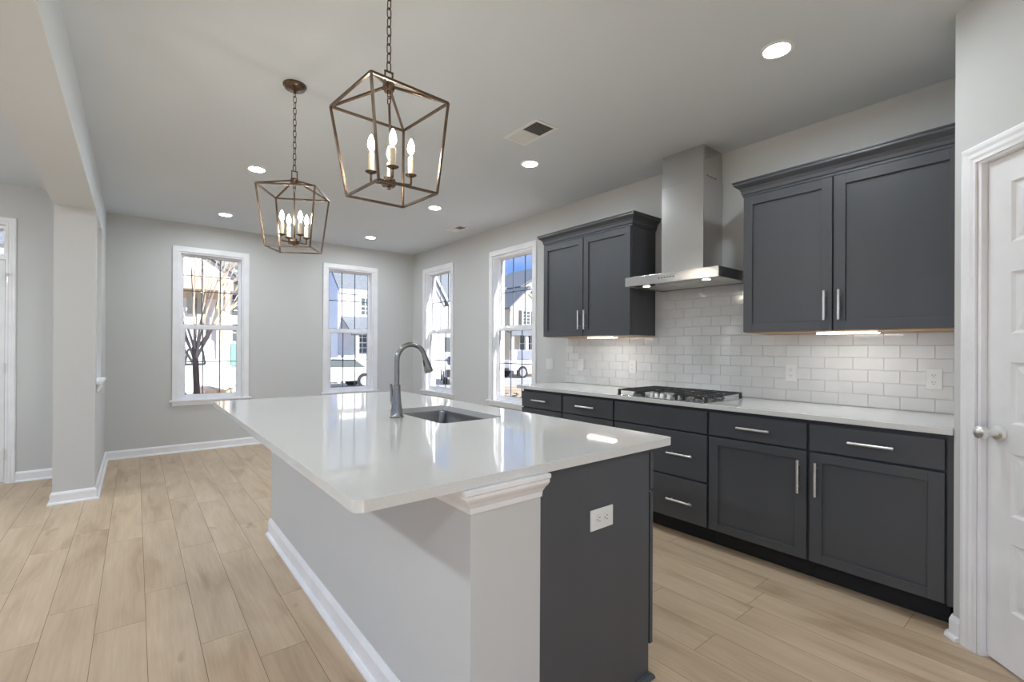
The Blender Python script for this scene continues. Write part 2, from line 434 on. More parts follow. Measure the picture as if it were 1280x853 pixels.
# ---------------------------------------------------------------- windows
def window(n, loc, rz, w, seen=True):
    """local x along the wall, y outward, z up; w = opening width"""
    r = thing('window_%d' % n, None, None, loc, rz=rz, kind='structure'); h = w/2; z0, z1 = WZ0, WZ1
    cw = 0.063
    MB().box(-h-cw, -h, -.018, 0, z0+.02, z1).box(h, h+cw, -.018, 0, z0+.02, z1).box(-h-cw, h+cw, -.018, 0, z1, z1+cw).build('casing', 'trim', r, True, bevel=.003)
    B(-h-cw-.026, h+cw+.026, -.040, .04, z0, z0+.022).build('stool', 'trim', r, True, bevel=.005)
    B(-h-cw, h+cw, -.016, 0, z0-.048, z0).build('apron', 'trim', r, True, bevel=.003)
    zb = z0+.022
    MB().box(-h, -h+.018, 0, TH, zb, z1).box(h-.018, h, 0, TH, zb, z1).box(-h+.018, h-.018, 0, TH, z1-.018, z1).box(-h+.018, h-.018, .04, TH, z0, zb+.012).build('jamb', 'trim', r, True, bevel=.002)
    hi = h-.018; zm = 1.500
    def sash(nm, y0, y1, za, zc, st, rb, rtp):
        s = MB().box(-hi, -hi+st, y0, y1, za, zc).box(hi-st, hi, y0, y1, za, zc).box(-hi+st, hi-st, y0, y1, za, za+rb).box(-hi+st, hi-st, y0, y1, zc-rtp, zc).build(nm, 'trim', r, True, bevel=.002)
        gx, ga, gb = hi-st, za+rb, zc-rtp; ym = (y0+y1)/2
        g = MB()
        g.box(-gx, gx, ym-.001, ym+.001, ga, gb).build('pane', 'glass', s, True)
        t = .0035; k = MB()
        k.box(-gx, gx, y0+.004, ym-.002, ga, ga+t).box(-gx, gx, y0+.004, ym-.002, gb-t, gb).box(-gx, -gx+t, y0+.004, ym-.002, ga, gb).box(gx-t, gx, y0+.004, ym-.002, ga, gb).build('gasket', 'gasket', s, True)
        mt = .0062; q = MB()
        for f in (1/3, 2/3): q.box(-gx+2*gx*f-mt, -gx+2*gx*f+mt, ym+.003, ym+.009, ga, gb)
        zz = (ga+gb)/2; q.box(-gx, gx, ym+.003, ym+.009, zz-mt, zz+mt); q.build('muntin', 'muntin', s, True)
        return s
    sash('upper_sash', .088, .120, zm-.004, z1-.018, .030, .036, .024)
    lo = sash('lower_sash', .052, .084, zb+.012, zm+.010, .050, .045, .038)
    for sgn in (-1, 1):
        m = MB().box(sgn*h*.45-.025, sgn*h*.45+.025, .050, .084, zm+.010, zm+.020); m.lathe([(0.012, 0), (0.012, .012), (0.004, .015)], (sgn*h*.45, .066, zm+.018), 10)
        m.build('sash_lock', 'trim', lo, True)
    return r
window(1, ((W1[0]+W1[1])/2, YF, 0), 0, W1[1]-W1[0])
window(2, ((W2[0]+W2[1])/2, YF, 0), 0, W2[1]-W2[0])
window(3, (XK, (W3[0]+W3[1])/2, 0), -PI/2, W3[1]-W3[0])
window(4, (XK, (W4[0]+W4[1])/2, 0), -PI/2, W4[1]-W4[0])
def added_window(n, loc, rz, w, z0, z1):  # unseen windows, added behind and left of the camera for more daylight
    r = thing('window_%d' % n, None, None, loc, rz=rz, kind='structure'); h = w/2
    MB().box(-h-.063, -h, -.018, 0, z0-.063, z1+.063).box(h, h+.063, -.018, 0, z0-.063, z1+.063).box(-h, h, -.018, 0, z1, z1+.063).box(-h, h, -.018, 0, z0-.063, z0).build('casing', 'trim', r, True)
    MB().box(-h, -h+.05, .06, .11, z0, z1).box(h-.05, h, .06, .11, z0, z1).box(-h, h, .06, .11, z1-.05, z1).box(-h, h, .06, .11, z0, z0+.05).box(-.03, .03, .06, .11, z0, z1).build('window_frame', 'trim', r, True)
    B(-h+.05, h-.05, .084, .086, z0+.05, z1-.05).build('pane', 'glass', r, True)
added_window(5, (-1.8, YB, 0), PI, 2.0, .1, 2.4)
added_window(6, (0.6, YB, 0), PI, 2.0, .1, 2.4)
added_window(7, (XL, 2.2, 0), PI/2, 3.2, .1, 2.4)
added_window(8, (XL, -2.0, 0), PI/2, 3.2, .1, 2.4)

# ---------------------------------------------------------------- pantry door (door_1) in the 45 degree wall
CAS = [(0, 0), (.057, 0), (.057, -.008), (.050, -.015), (.040, -.016), (.030, -.012), (.018, -.013), (.010, -.009), (0, -.010)]
def casing(parent, xa, xb, zt, wdt=.072, name='casing'):
    m = MB(); k = wdt/.057
    # profile (u across the casing outward, y out of the wall)
    prof = [(u*k, y) for u, y in CAS]
    ringL0 = [(xa-u, y, 0) for u, y in prof]; ringL1 = [(xa-u, y, zt+u) for u, y in prof]
    ringR1 = [(xb+u, y, zt+u) for u, y in prof]; ringR0 = [(xb+u, y, 0) for u, y in prof]
    m.rings([ringL0, ringL1, ringR1, ringR0]); return m.build(name, 'trim', parent, True)
d1 = thing('door_1', None, None, (PX, PY, 0), rz=math.radians(225), kind='structure')
casing(d1, DW[0]-.003, DW[1]+.003, 2.045)
MB().box(DW[0]-.002, DW[0]+.014, 0, .11, 0, 2.046).box(DW[1]-.014, DW[1]+.002, 0, .11, 0, 2.046).box(DW[0]+.014, DW[1]-.014, 0, .11, 2.034, 2.046).box(DW[0]+.014, DW[0]+.026, .062, .11, 0, 2.034).box(DW[1]-.026, DW[1]-.014, .062, .11, 0, 2.034).build('jamb', 'trim', d1, True)
def panel_door(name, parent, x0, x1, z0, z1, y0, th, rows, stile, m='door'):
    """moulded door: flat slab front at y0 with recessed bevelled panels"""
    mb = MB(); zs = [z0]
    for a, b in rows: zs += [a, b]
    zs.append(z1)
    mb.box(x0, x1, y0+.012, y0+th, z0, z1)
    mb.box(x0, x0+stile, y0, y0+.012, z0, z1); mb.box(x1-stile, x1, y0, y0+.012, z0, z1)
    for i in range(0, len(zs), 2): mb.box(x0+stile, x1-stile, y0, y0+.012, zs[i], zs[i+1])
    for a, b in rows:
        xa, xb = x0+stile, x1-stile
        def loop(i, y): return [(xa+i, y, a+i), (xb-i, y, a+i), (xb-i, y, b-i), (xa+i, y, b-i)]
        mb.rings([loop(0, y0), loop(.010, y0+.009), loop(.018, y0+.0095), loop(.042, y0+.003)], caps=False)
        l = loop(.042, y0+.003); vs = [mb.bm.verts.new(p) for p in l]; mb.bm.faces.new(vs)
    return mb.build(name, m, parent, True)
rows = [(.239, .507), (.613, .859), (.972, 1.216), (1.328, 1.570), (1.686, 1.924)]
slab = panel_door('door_slab', d1, DW[0]+.016, DW[1]-.016, .012, 2.031, .024, .035, rows, .100)
kb = MB(); kx, kz = .187, .931
kb.lathe([(.0325, .024), (.0325, .019), (.028, .012), (.014, .009), (.0115, .004), (.0115, -.018), (.016, -.024), (.0245, -.032), (.0275, -.043), (.0245, -.053), (.014, -.0595), (.001, -.061)], (kx, 0, kz), 28, axis='y')
ko = kb.build('door_knob', 'nickel', slab, True, smooth=True)
MB().lathe([(.0035, 0), (.0035, .002)], (kx, -.0605, kz), 10, 'y').build('lock_button', 'steel_dark', ko, True)
for z in (.2, 1.0, 1.8):
    MB().tube([(DW[1]-.013, .019, z-.045), (DW[1]-.013, .019, z+.045)], .006, 10).build('hinge', 'nickel', d1, True)

# ---------------------------------------------------------------- front door (door_2)
d2 = thing('door_2', None, None, (0, YFO, 0), kind='structure')
casing(d2, -1.833, -.909, 2.385, wdt=.052)
MB().box(-1.83, -1.812, 0, TH, 0, 2.385).box(-.93, -.912, 0, TH, 0, 2.385).box(-1.812, -.93, 0, TH, 2.367, 2.385).box(-1.812, -.93, 0, TH, 2.048, 2.085).build('jamb', 'trim', d2, True, bevel=.002)
tr = MB().box(-1.812, -1.79, .05, .09, 2.085, 2.367).box(-.95, -.93, .05, .09, 2.085, 2.367).box(-1.79, -.95, .05, .09, 2.345, 2.367).box(-1.79, -.95, .05, .09, 2.085, 2.107).build('transom', 'trim', d2, True)
B(-1.79, -.95, .069, .071, 2.107, 2.345).build('pane', 'glass', tr, True)
ds = panel_door('door_slab', d2, -1.808, -.933, .015, 2.042, .006, .044, [(.22, .85), (.98, 1.95)], .12)
for z in (.26, 1.05, 1.85):
    MB().tube([(-.930, -.002, z-.05), (-.930, -.002, z+.05)], .007, 10).box(-.932, -.912, -.004, .002, z-.045, z+.045).build('hinge', 'nickel', d2, True)
hk = MB().tube([(-.925, -.002, 1.915), (-.895, -.045, 1.918), (-.885, -.060, 1.915)], .005, 8).lathe([(.009, -.004), (.009, .004)], (-.884, -.062, 1.915), 10)
hk.build('door_stop', 'nickel', d2, True)
MB().lathe([(.03, .006), (.03, 0), (.012, -.005), (.012, -.03), (.026, -.045), (.026, -.055), (.01, -.062)], (-1.745, 0, .95), 20, 'y').build('door_knob', 'nickel', ds, True, smooth=True)

# ---------------------------------------------------------------- cabinet pieces (kitchen wall: fronts face -X)
def shaker(parent, xf, y0, y1, z0, z1, fr=.055, name='door', th=.019, fz=None):
    """door front plane at x = xf, body behind (+X)"""
    fz = fz or fr
    m = MB(); m.box(xf+.0125, xf+th, y0, y1, z0, z1)
    m.box(xf, xf+.0124, y0, y0+fr, z0, z1); m.box(xf, xf+.0124, y1-fr, y1, z0, z1)
    m.box(xf, xf+.0124, y0+fr, y1-fr, z0, z0+fz); m.box(xf, xf+.0124, y0+fr, y1-fr, z1-fz, z1)
    return m.build(name, 'cab', parent, bevel=.0012)
def slabfront(parent, xf, y0, y1, z0, z1, name='drawer', th=.019):
    return B(xf, xf+th, y0, y1, z0, z1).build(name, 'cab', parent, bevel=.0018)
def pull_v(parent, xf, y, z0, z1):
    m = MB().tube([(xf-.030, y, z0), (xf-.030, y, z1)], .0072, 12)
    for z in (z0+.028, z1-.028): m.tube([(xf-.030, y, z), (xf+.002, y, z)], .0045, 8)
    return m.build('handle', 'nickel', parent, smooth=True)
def pull_h(parent, xf, y0, y1, z):
    m = MB().tube([(xf-.030, y0, z), (xf-.030, y1, z)], .0072, 12)
    for y in (y0+.028, y1-.028): m.tube([(xf-.030, y, z), (xf+.002, y, z)], .0045, 8)
    return m.build('handle', 'nickel', parent, smooth=True)
XB = 2.835
def base_unit(label, ya, yb):
    """ya < yb along the wall"""
    t = thing('base_cabinet', label, 'cabinet', (XB+.02, (ya+yb)/2, 0), group='charcoal base cabinets along the tiled wall')
    B(XB+.026, XK-.002, ya+.0005, yb-.0005, .115, .883).build('body', 'cab', t)
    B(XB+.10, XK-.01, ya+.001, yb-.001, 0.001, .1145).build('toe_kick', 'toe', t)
    return t
G = .0080
def drawer_door(label, ya, yb, hy=None, hinge='far', full=False):
    t = base_unit(label, ya, yb)
    dr = slabfront(t, XB, ya+G, yb-G, .720, .860)
    c = (ya+yb)/2; hw = hy if hy else .09
    pull_h(dr, XB, c-hw, c+hw, .790)
    dd = shaker(t, XB, ya+G, yb-G, .123, .708, fr=.058, fz=.048)
    y = ya+G+.034 if hinge == 'far' else yb-G-.034
    pull_v(dd, XB, y, .480, .660)
    return t
drawer_door('narrow charcoal base cabinet with one drawer at the window end of the run', 2.846, 3.385, .095, 'near')
drawer_door('charcoal base cabinet with one short drawer between the window end unit and the cooktop unit', 2.293, 2.846, .095)
t = base_unit('wide charcoal base cabinet under the cooktop with blank top panel and two deep drawers', 1.540, 2.293)
slabfront(t, XB, 1.540+G, 2.293-G, .720, .860, name='false_front')
d = slabfront(t, XB, 1.540+G, 2.293-G, .411, .708); pull_h(d, XB, 1.635, 1.820, .560)
d = slabfront(t, XB, 1.540+G, 2.293-G, .123, .399); pull_h(d, XB, 1.635, 1.820, .250)
drawer_door('charcoal base cabinet with drawer over one recessed door, right of the cooktop drawers', .972, 1.540, .093)
t = drawer_door('widest charcoal door base cabinet at the white pantry end of the run', .415, .972, .092, 'near')
tag(B(XB+.008, XK-.01, .392, .4145, .115, .883).build('filler_strip', 'cab'), 'narrow charcoal filler strip between the last base cabinet and the pantry wall', 'filler')
# perimeter countertop
ct = MB().box(2.808, XK-.001, .392, 3.425, .8845, .914).build('wall_countertop', 'quartz', bevel=.003)
tag(ct, 'long white quartz countertop on the charcoal cabinets along the tiled wall', 'countertop')

# wall cabinets
XU = 3.111
CR = [(0, 2.262), (.008, 2.262), (.008, 2.274), (.014, 2.280), (.016, 2.298), (.026, 2.316), (.046, 2.332), (.052, 2.338), (.052, 2.350), (.058, 2.353), (.058, 2.360), (0, 2.360)]
def wall_unit(label, ya, yb, split, crownpath, pulls):
    t = thing('wall_cabinet', label, 'cabinet', (XU+.02, (ya+yb)/2, 1.370), group='charcoal wall cabinets')
    B(XU+.020, XK-.001, ya, yb, 1.374, 2.330).build('body', 'cab', t, bevel=.001)
    B(XU+.022, XK-.003, ya+.004, yb-.004, 1.368, 1.3738).build('underside', 'ply', t)
    a = shaker(t, XU, ya+.004, split-.005, 1.373, 2.255); b = shaker(t, XU, split+.005, yb-.004, 1.373, 2.255)
    pull_v(a, XU, split-.036, 1.432, 1.602); pull_v(b, XU, split+.036, 1.432, 1.602)
    MB().sweep(crownpath, CR).build('crown_moulding', 'cab', t)
    return t
xf = XU+.020
wall_unit('two door charcoal wall cabinet between the window and the steel hood', 2.352, 3.388, 2.866,
          [(XK-.001, 3.388), (xf, 3.388), (xf, 2.352), (XK-.001, 2.352)][::-1], None)
wall_unit('two door charcoal wall cabinet between the steel hood and the white pantry door', .392, 1.454, .943,
          [(XK-.001, 1.454), (xf, 1.454), (xf, .392)][::-1], None)
for ya, yb, l in ((2.56, 2.86, 'slim lit light bar under the wall cabinet nearest the windows'), (.745, 1.045, 'slim lit light bar under the wall cabinet beside the pantry')):
    t = thing('under_cabinet_light', l, 'light', (3.19, (ya+yb)/2, 1.36), group='under-cabinet light bars')
    B(3.165, 3.215, ya, yb, 1.357, 1.3678).build('housing', 'plate', t)
    B(3.162, 3.218, ya+.004, yb-.004, 1.3535, 1.3568).build('lens', 'striplight', t)

# ---------------------------------------------------------------- tiled backsplash
tb = MB(); TWd, THt, g = .1524, .0745, .0011
Yref = 0.555
def clip_tile(y0, y1, z0, z1, ylo, yhi, zlo, zhi):
    y0, y1, z0, z1 = max(y0, ylo), min(y1, yhi), max(z0, zlo), min(z1, zhi)
    if y1-y0 < .006 or z1-z0 < .006: return
    a, b, c, d = y0+g, y1-g, z0+g, z1-g; e_ = .0022
    t1 = random.uniform(-.0005, .0005); t2 = random.uniform(-.0005, .0005)
    xb, xs, xt = XK-.003, XK-.0065, XK-.0082
    back = [(xb, a, c), (xb, b, c), (xb, b, d), (xb, a, d)]
    sh = [(xs, a, c), (xs, b, c), (xs, b, d), (xs, a, d)]
    tp = [(xt+t1, a+e_, c+e_), (xt+t2, b-e_, c+e_), (xt-t1, b-e_, d-e_), (xt-t2, a+e_, d-e_)]
    tb.rings([back, sh, tp])
for r in range(0, 13):
    z0 = .9155+r*THt; z1 = z0+THt
    off = (r % 2)*TWd/2
    k = -3
    while True:
        y0 = Yref+off+k*TWd; y1 = y0+TWd; k += 1
        if y0 > 3.5: break
        if z1 < 1.37+.03 or z0 < 1.37: clip_tile(y0, y1, z0, z1, .392, 3.41, .9155, 1.3675)
        if z1 > 1.3675: clip_tile(y0, y1, z0, z1, 1.456, 2.350, 1.3675, 1.80)
bs = thing('tile_backsplash', 'white glazed running bond subway tile backsplash above the wall countertop', 'backsplash', (XK-.002, 1.9, .914))
tb.build('tiles', 'tile', bs)
MB().box(XK-.0048, XK-.0006, .392, 3.41, .9148, 1.3678).box(XK-.0048, XK-.0006, 1.456, 2.350, 1.3678, 1.80).build('grout', 'grout', bs)

# ---------------------------------------------------------------- range hood
hd = thing('range_hood', 'stainless steel chimney range hood on the wall above the gas cooktop', 'range hood', (3.2, 1.91, 1.736))
cy0, cy1, cz0, cz1 = 1.537, 2.283, 1.738, 1.807
cx0, cx1 = 2.955, XK-.010
MB().box(cx0, cx0+.012, cy0, cy1, cz0, cz1).box(cx0+.012, cx1, cy0, cy0+.012, cz0, cz1).box(cx0+.012, cx1, cy1-.012, cy1, cz0, cz1).box(cx1-.012, cx1, cy0+.012, cy1-.012, cz0, cz1).box(cx0+.012, cx1-.012, cy0+.012, cy1-.012, cz1-.010, cz1).box(cx0+.012, cx0+.13, cy0+.012, cy1-.012, cz0+.004, cz0+.012).build('canopy', 'steel', hd, bevel=.0015)
for i in range(3):
    a = cy0+.02+i*.2367
    m = MB().box(cx0+.14, cx1-.03, a, a+.2267, cz0+.004, cz0+.014)
    m.build('grease_filter', 'filter', hd, bevel=.002)
lw = MB().box(3.170, XK-.010, 1.763, 2.105, cz1+.0005, 2.500).build('lower_chimney', 'steel', hd, bevel=.002)
uw = MB().box(3.1735, XK-.010, 1.7665, 2.1015, 2.5005, 2.7385).build('upper_chimney', 'steel', hd, bevel=.002)
m = MB()
for i in range(3): m.box(3.222+i*.050, 3.258+i*.050, 1.7655, 1.7663, 2.520, 2.5245)
m.build('vent_slot', 'slot', uw)
for i in range(6):
    y = 1.985-i*.024
    MB().lathe([(.0045, .0), (.0045, -.0022), (.003, -.003)], (cx0+.0005, y, 1.774), 12, 'x').build('button', 'slot', hd)
for y in (2.150, 1.670):
    l = MB().lathe([(.034, cz0+.004), (.034, cz0+.0005), (.028, cz0)], (3.045, y, 0), 24).build('lamp', 'steel_dark', hd)
    MB().lathe([(.026, cz0-.0004), (.026, cz0-.0016)], (3.045, y, 0), 24).build('lamp_lens', 'hoodlight', l)

# ---------------------------------------------------------------- gas cooktop
ck = thing('gas_cooktop', 'stainless gas cooktop with black cast iron grates set on the wall countertop', 'cooktop', (3.055, 1.885, .9142))
kx0, kx1, ky0, ky1 = 2.812, 3.312, 1.535, 2.250
m = MB(); m.plate(rrect(kx0, kx1, ky0, ky1, .018), [], .9145, .9195)
m.build('tray', 'steel', ck, bevel=.0015)
def burner(x, y, r):
    b = MB().lathe([(r, .9197), (r, .926), (r*.85, .930), (.001, .930)], (x, y, 0), 24).build('burner', 'steel_dark', ck, smooth=True)
    MB().lathe([(r*.8, .9302), (r*.8, .937), (r*.6, .940), (.001, .940)], (x, y, 0), 24).build('burner_cap', 'iron', b, smooth=True)
for x, y, r in ((2.93, 1.66, .035), (3.19, 1.66, .045), (3.10, 1.8925, .055), (2.93, 2.13, .045), (3.19, 2.13, .035)): burner(x, y, r)
def grate(ya, yb, xa):
    m = MB(); z = .958; b = .010; xb = 3.300
    zt = z-b/2
    m.box(xa, xa+b, ya, yb, zt-.002, z+.003).box(xb-b, xb, ya, yb, zt-.002, z+.003).box(xa+b, xb-b, ya, ya+b, zt-.002, z+.003).box(xa+b, xb-b, yb-b, yb, zt-.002, z+.003)
    for f in ((.25, .5, .75) if xa < 2.9 else (.33, .67)):
        x = xa+(xb-xa)*f; m.box(x-b/2, x+b/2, ya+b, yb-b, zt, z+.003)
    c = (ya+yb)/2; m.box(xa+b, xb-b, c-b/2, c+b/2, zt+.001, z+.0035)
    m.box(xa+b, xb-b, c+.05-b/2, c+.05+b/2, zt+.0005, z+.002); m.box(xa+b, xb-b, c-.05-b/2, c-.05+b/2, zt+.0005, z+.002)
    for x in (xa, xb-.016):
        for y in (ya, yb-.016): m.box(x, x+.016, y, y+.016, .9197, zt)
    m.build('grate', 'iron', ck, bevel=.0015)
grate(1.543, 1.770, 2.822); grate(1.775, 2.010, 2.945); grate(2.015, 2.242, 2.822)
for x, y in ((2.890, 1.995), (2.872, 1.942), (2.866, 1.8925), (2.872, 1.842), (2.890, 1.789)):
    k_ = MB().lathe([(.021, .9197), (.021, .924), (.017, .926), (.016, .944), (.014, .947), (.001, .947)], (x, y, 0), 20).box(x-.016, x+.016, y-.003, y+.003, .947, .956)
    k_.build('knob', 'nickel', ck, smooth=True)

# ---------------------------------------------------------------- outlets and switches on walls facing -X
def outlet_local(name, label, cat, loc, rz, kind, group, rot=None):
    """local x across, y into the wall, z up; plate front at y=-.005"""
    t = thing(name, label, cat, loc, rz=rz, group=group, rot=rot)
    wd_ = .0355 if kind != 'double' else .058
    MB().box(-wd_, wd_, -.0055, 0, -.058, .058).build('cover_plate', 'plate', t, True, bevel=.002)
    if kind == 'outlet':
        for z in (-.0195, .0195):
            f = MB(); f.prism([(.017*math.cos(a)*1.0, .0145*max(-.86, min(.86, math.sin(a)))) for a in [2*PI*i/20 for i in range(20)]], lambda u, v, tt: (u, tt, v+z), -.0062, -.0078)
            f = f.build('receptacle', 'plate', t, True)
            MB().box(-.0075, -.0055, -.0086, -.0079, z-.001, z+.007).box(.0055, .0075, -.0086, -.0079, z, z+.0065).lathe([(.0024, -.0086), (.0024, -.0079)], (0, 0, z-.0075), 10, 'y').build('slot', 'slot', f, True)
    else:
        xs = (0,) if kind == 'switch' else (-.023, .023)
        for x in xs:
            MB().box(x-.0165, x+.0165, -.0085, -.0058, -.033, .033).build('rocker', 'plate', t, True, bevel=.0015)
    MB().lathe([(.0025, -.0062), (.0025, -.0057)], (0, 0, 0.052 if kind != 'outlet' else 0), 8, 'y').build('screw', 'nickel', t, True)
    return t
RZ = -PI/2
xo = XK-.0086
outlet_local('electrical_outlet', 'white duplex outlet on the backsplash nearest the pantry door', 'outlet', (xo, .560, 1.101), RZ, 'outlet', 'white backsplash outlets')
outlet_local('electrical_outlet', 'white duplex outlet on the backsplash just right of the cooktop', 'outlet', (xo, 1.284, 1.105), RZ, 'outlet', 'white backsplash outlets')
outlet_local('electrical_outlet', 'white duplex outlet on the backsplash just left of the cooktop', 'outlet', (xo, 2.575, 1.100), RZ, 'outlet', 'white backsplash outlets')
outlet_local('light_switch', 'single white rocker switch on the tiles under the left wall cabinet', 'switch', (xo, 3.197, 1.100), RZ, 'switch', 'white light switches')
outlet_local('light_switch', 'double white rocker switch on the painted wall between window and backsplash', 'switch', (XK-.0005, 3.650, 1.093), RZ, 'double', 'white light switches')

# ---------------------------------------------------------------- kitchen island
IX0, IXM, IXB, IX1 = .718, .976, 1.550, 1.569
IY0, IY1 = 1.070, 3.480
isl = thing('kitchen_island', 'long kitchen island with grey painted pony wall and charcoal cabinets under white quartz', 'island', (1.14, 2.27, 0))
B(IX0, IXM, IY0, IY1, 0.001, .8835).build('pony_wall', 'wall', isl, bevel=.002)
B(IXM+.0005, IXB-.012, IY0+.001, IY0+.020, 0.001, .8835).build('end_panel', 'cab', isl, bevel=.0012)
B(IXM+.0005, IXB, IY1-.020, IY1-.001, 0.001, .8835).build('end_panel', 'cab', isl, bevel=.0012)
bd = MB()
bd.box(IXM+.0005, IXM+.02, IY0+.0205, IY1-.0205, .115, .8835).box(IXM+.02, IXB-.0205, IY0+.0205, IY1-.0205, .115, .135)
bd.box(IXB-.030, IXB-.012, IY0+.0205, IY1-.0205, .115, .8835)
bd.build('body', 'cab', isl)
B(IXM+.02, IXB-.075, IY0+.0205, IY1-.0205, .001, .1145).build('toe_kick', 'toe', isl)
ys = [IY0+.0, 1.55, 1.87, 2.46, 2.93, IY1-.022]
for i in range(5):
    a, b = ys[i]+.004, ys[i+1]-.004
    def front(m_, z0, z1, a=a, b=b, sh=True):
        m_.box(IXB+.001, IX1-.009, a, b, z0, z1)
        fr = .055
        if sh:
            m_.box(IX1-.009, IX1, a, a+fr, z0, z1); m_.box(IX1-.009, IX1, b-fr, b, z0, z1); m_.box(IX1-.009, IX1, a+fr, b-fr, z0, z0+fr); m_.box(IX1-.009, IX1, a+fr, b-fr, z1-fr, z1)
        else: m_.box(IX1-.009, IX1, a, b, z0, z1)
    m = MB(); front(m, .123, .708); dd = m.build('door', 'cab', isl, bevel=.001)
    c = b-.035
    MB().tube([(IX1+.03, c, .50), (IX1+.03, c, .66)], .006).tube([(IX1, c, .52), (IX1+.03, c, .52)], .0045).tube([(IX1, c, .64), (IX1+.03, c, .64)], .0045).build('handle', 'nickel', dd)
    m = MB(); front(m, .720, .860, sh=False); dd = m.build('drawer', 'cab', isl, bevel=.001)
    c = (a+b)/2
    MB().tube([(IX1+.03, c-.08, .79), (IX1+.03, c+.08, .79)], .006).tube([(IX1, c-.05, .79), (IX1+.03, c-.05, .79)], .0045).tube([(IX1, c+.05, .79), (IX1+.03, c+.05, .79)], .0045).build('handle', 'nickel', dd)
# crown under the counter round the pony wall
IC = [(0, .806), (.006, .806), (.008, .822), (.020, .838), (.034, .850), (.040, .858), (.040, .868), (.046, .872), (.046, .8835), (0, .8835)]
MB().sweep([(IX0, IY1), (IX0, IY0), (IXM+.0, IY0)][::-1], IC).build('crown_moulding', 'trim', isl)
IB = [(0, 0.001), (.016, 0.001), (.016, .085), (.010, .098), (.004, .108), (0, .108)]
IS = [(.016, 0.001), (.034, 0.001), (.033, .010), (.026, .018), (.016, .019)]
MB().sweep([(IX0, IY1), (IX0, IY0), (IXM, IY0)][::-1], IB).sweep([(IX0, IY1), (IX0, IY0), (IXM, IY0)][::-1], IS).build('baseboard', 'trim', isl)
MB().sweep([(IXM+.002, IY0+.001), (IXB-.012, IY0+.001), (IXB-.012, IY0+.019)][::-1], [(0, .001), (.019, .001), (.018, .010), (.012, .018), (0, .020)]).build('shoe_moulding', 'cab', isl)
o = outlet_local('electrical_outlet', 'white outlet plate on the charcoal end panel of the island', 'outlet', (1.259, IY0+.0005, .676), 0, 'outlet', None, rot=(0, PI/2, 0))
# island countertop with sink cut-out
SX0, SX1, SY0, SY1 = 1.092, 1.452, 1.868, 2.468
m = MB(); m.plate(rrect(.385, 1.650, 1.040, 3.495, .022, 6), [rrect(SX0, SX1, SY0, SY1, .035, 6)][0:1], .8845, .914)
tag(m.build('island_countertop', 'quartz', bevel=.0035, seg=3), 'thick glossy white quartz slab on top of the kitchen island', 'countertop')
# sink
sk = thing('kitchen_sink', 'rectangular stainless undermount sink set into the island countertop', 'sink', ((SX0+SX1)/2, (SY0+SY1)/2, .70))
def loopz(i, z, r=.035): return [(x, y, z) for x, y in rrect(SX0-.004+i, SX1+.004-i, SY0-.004+i, SY1+.004-i, r, 6)]
m = MB(); m.rings([loopz(-.02, .8835), loopz(0, .8835), loopz(.002, .875), loopz(.006, .72), loopz(.02, .700, .045), loopz(.06, .694, .05)], caps=False)
l = loopz(.06, .694, .05); m.bm.faces.new([m.bm.verts.new(p) for p in l])
bw = m.build('bowl', 'steel_dark', sk, smooth=True); s_ = bw.modifiers.new('thickness', 'SOLIDIFY'); s_.thickness = .0015
MB().lathe([(.045, .6945), (.045, .697), (.035, .698), (.03, .696), (.001, .696)], ((SX0+SX1)/2, (SY0+SY1)/2, 0), 24).build('drain', 'nickel', sk, smooth=True)
# faucet
FX, FY = 1.012, 2.170
fa = thing('kitchen_faucet', 'tall stainless gooseneck pull-down faucet standing beside the island sink', 'faucet', (FX, FY, .9142))
MB().lathe([(.034, .9145), (.034, .920), (.031, .924), (.0285, .945), (.0235, .985), (.0195, 1.025), (.0175, 1.055), (.0175, 1.075), (.014, 1.078)], (FX, FY, 0), 28).build('base', 'steel_dark', fa, smooth=True)
pts = [(FX, FY, 1.07), (FX, FY, 1.12), (FX, FY, 1.17), (FX, FY, 1.195)]
cr_ = .077
for k in range(1, 15):
    a = PI-PI*.90*k/14; pts.append((FX+cr_+cr_*math.cos(a), FY, 1.200+cr_*math.sin(a)))
lx, lz = pts[-1][0], pts[-1][2]
MB().tube(pts, .0125, 16).build('spout', 'steel_dark', fa, smooth=True)
tx, tz = math.sin(PI*.10), -math.cos(PI*.10)
hp = [(lx+tx*s_, FY, lz+tz*s_) for s_ in (-.004, .012, .03, .06, .088, .093)]
hs = MB().tube(hp, [.0128, .0140, .0155, .0195, .0235, .0215], 18).build('spray_head', 'steel_dark', fa, smooth=True)
MB().tube([(hp[2][0]-.0155, FY-.003, hp[2][2]), (hp[3][0]-.0195, FY-.003, hp[3][2])], .004, 8).build('spray_button', 'slot', hs)
hm = MB().tube([(FX, FY, .990), (FX, FY+.042, .990)], [.014, .012], 14)
hm.tube([(FX, FY+.040, .972), (FX-.002, FY+.046, .995), (FX-.006, FY+.046, 1.035), (FX-.012, FY+.044, 1.078)], [.010, .012, .008, .0065], 12)
hm.build('handle', 'steel_dark', fa, smooth=True)

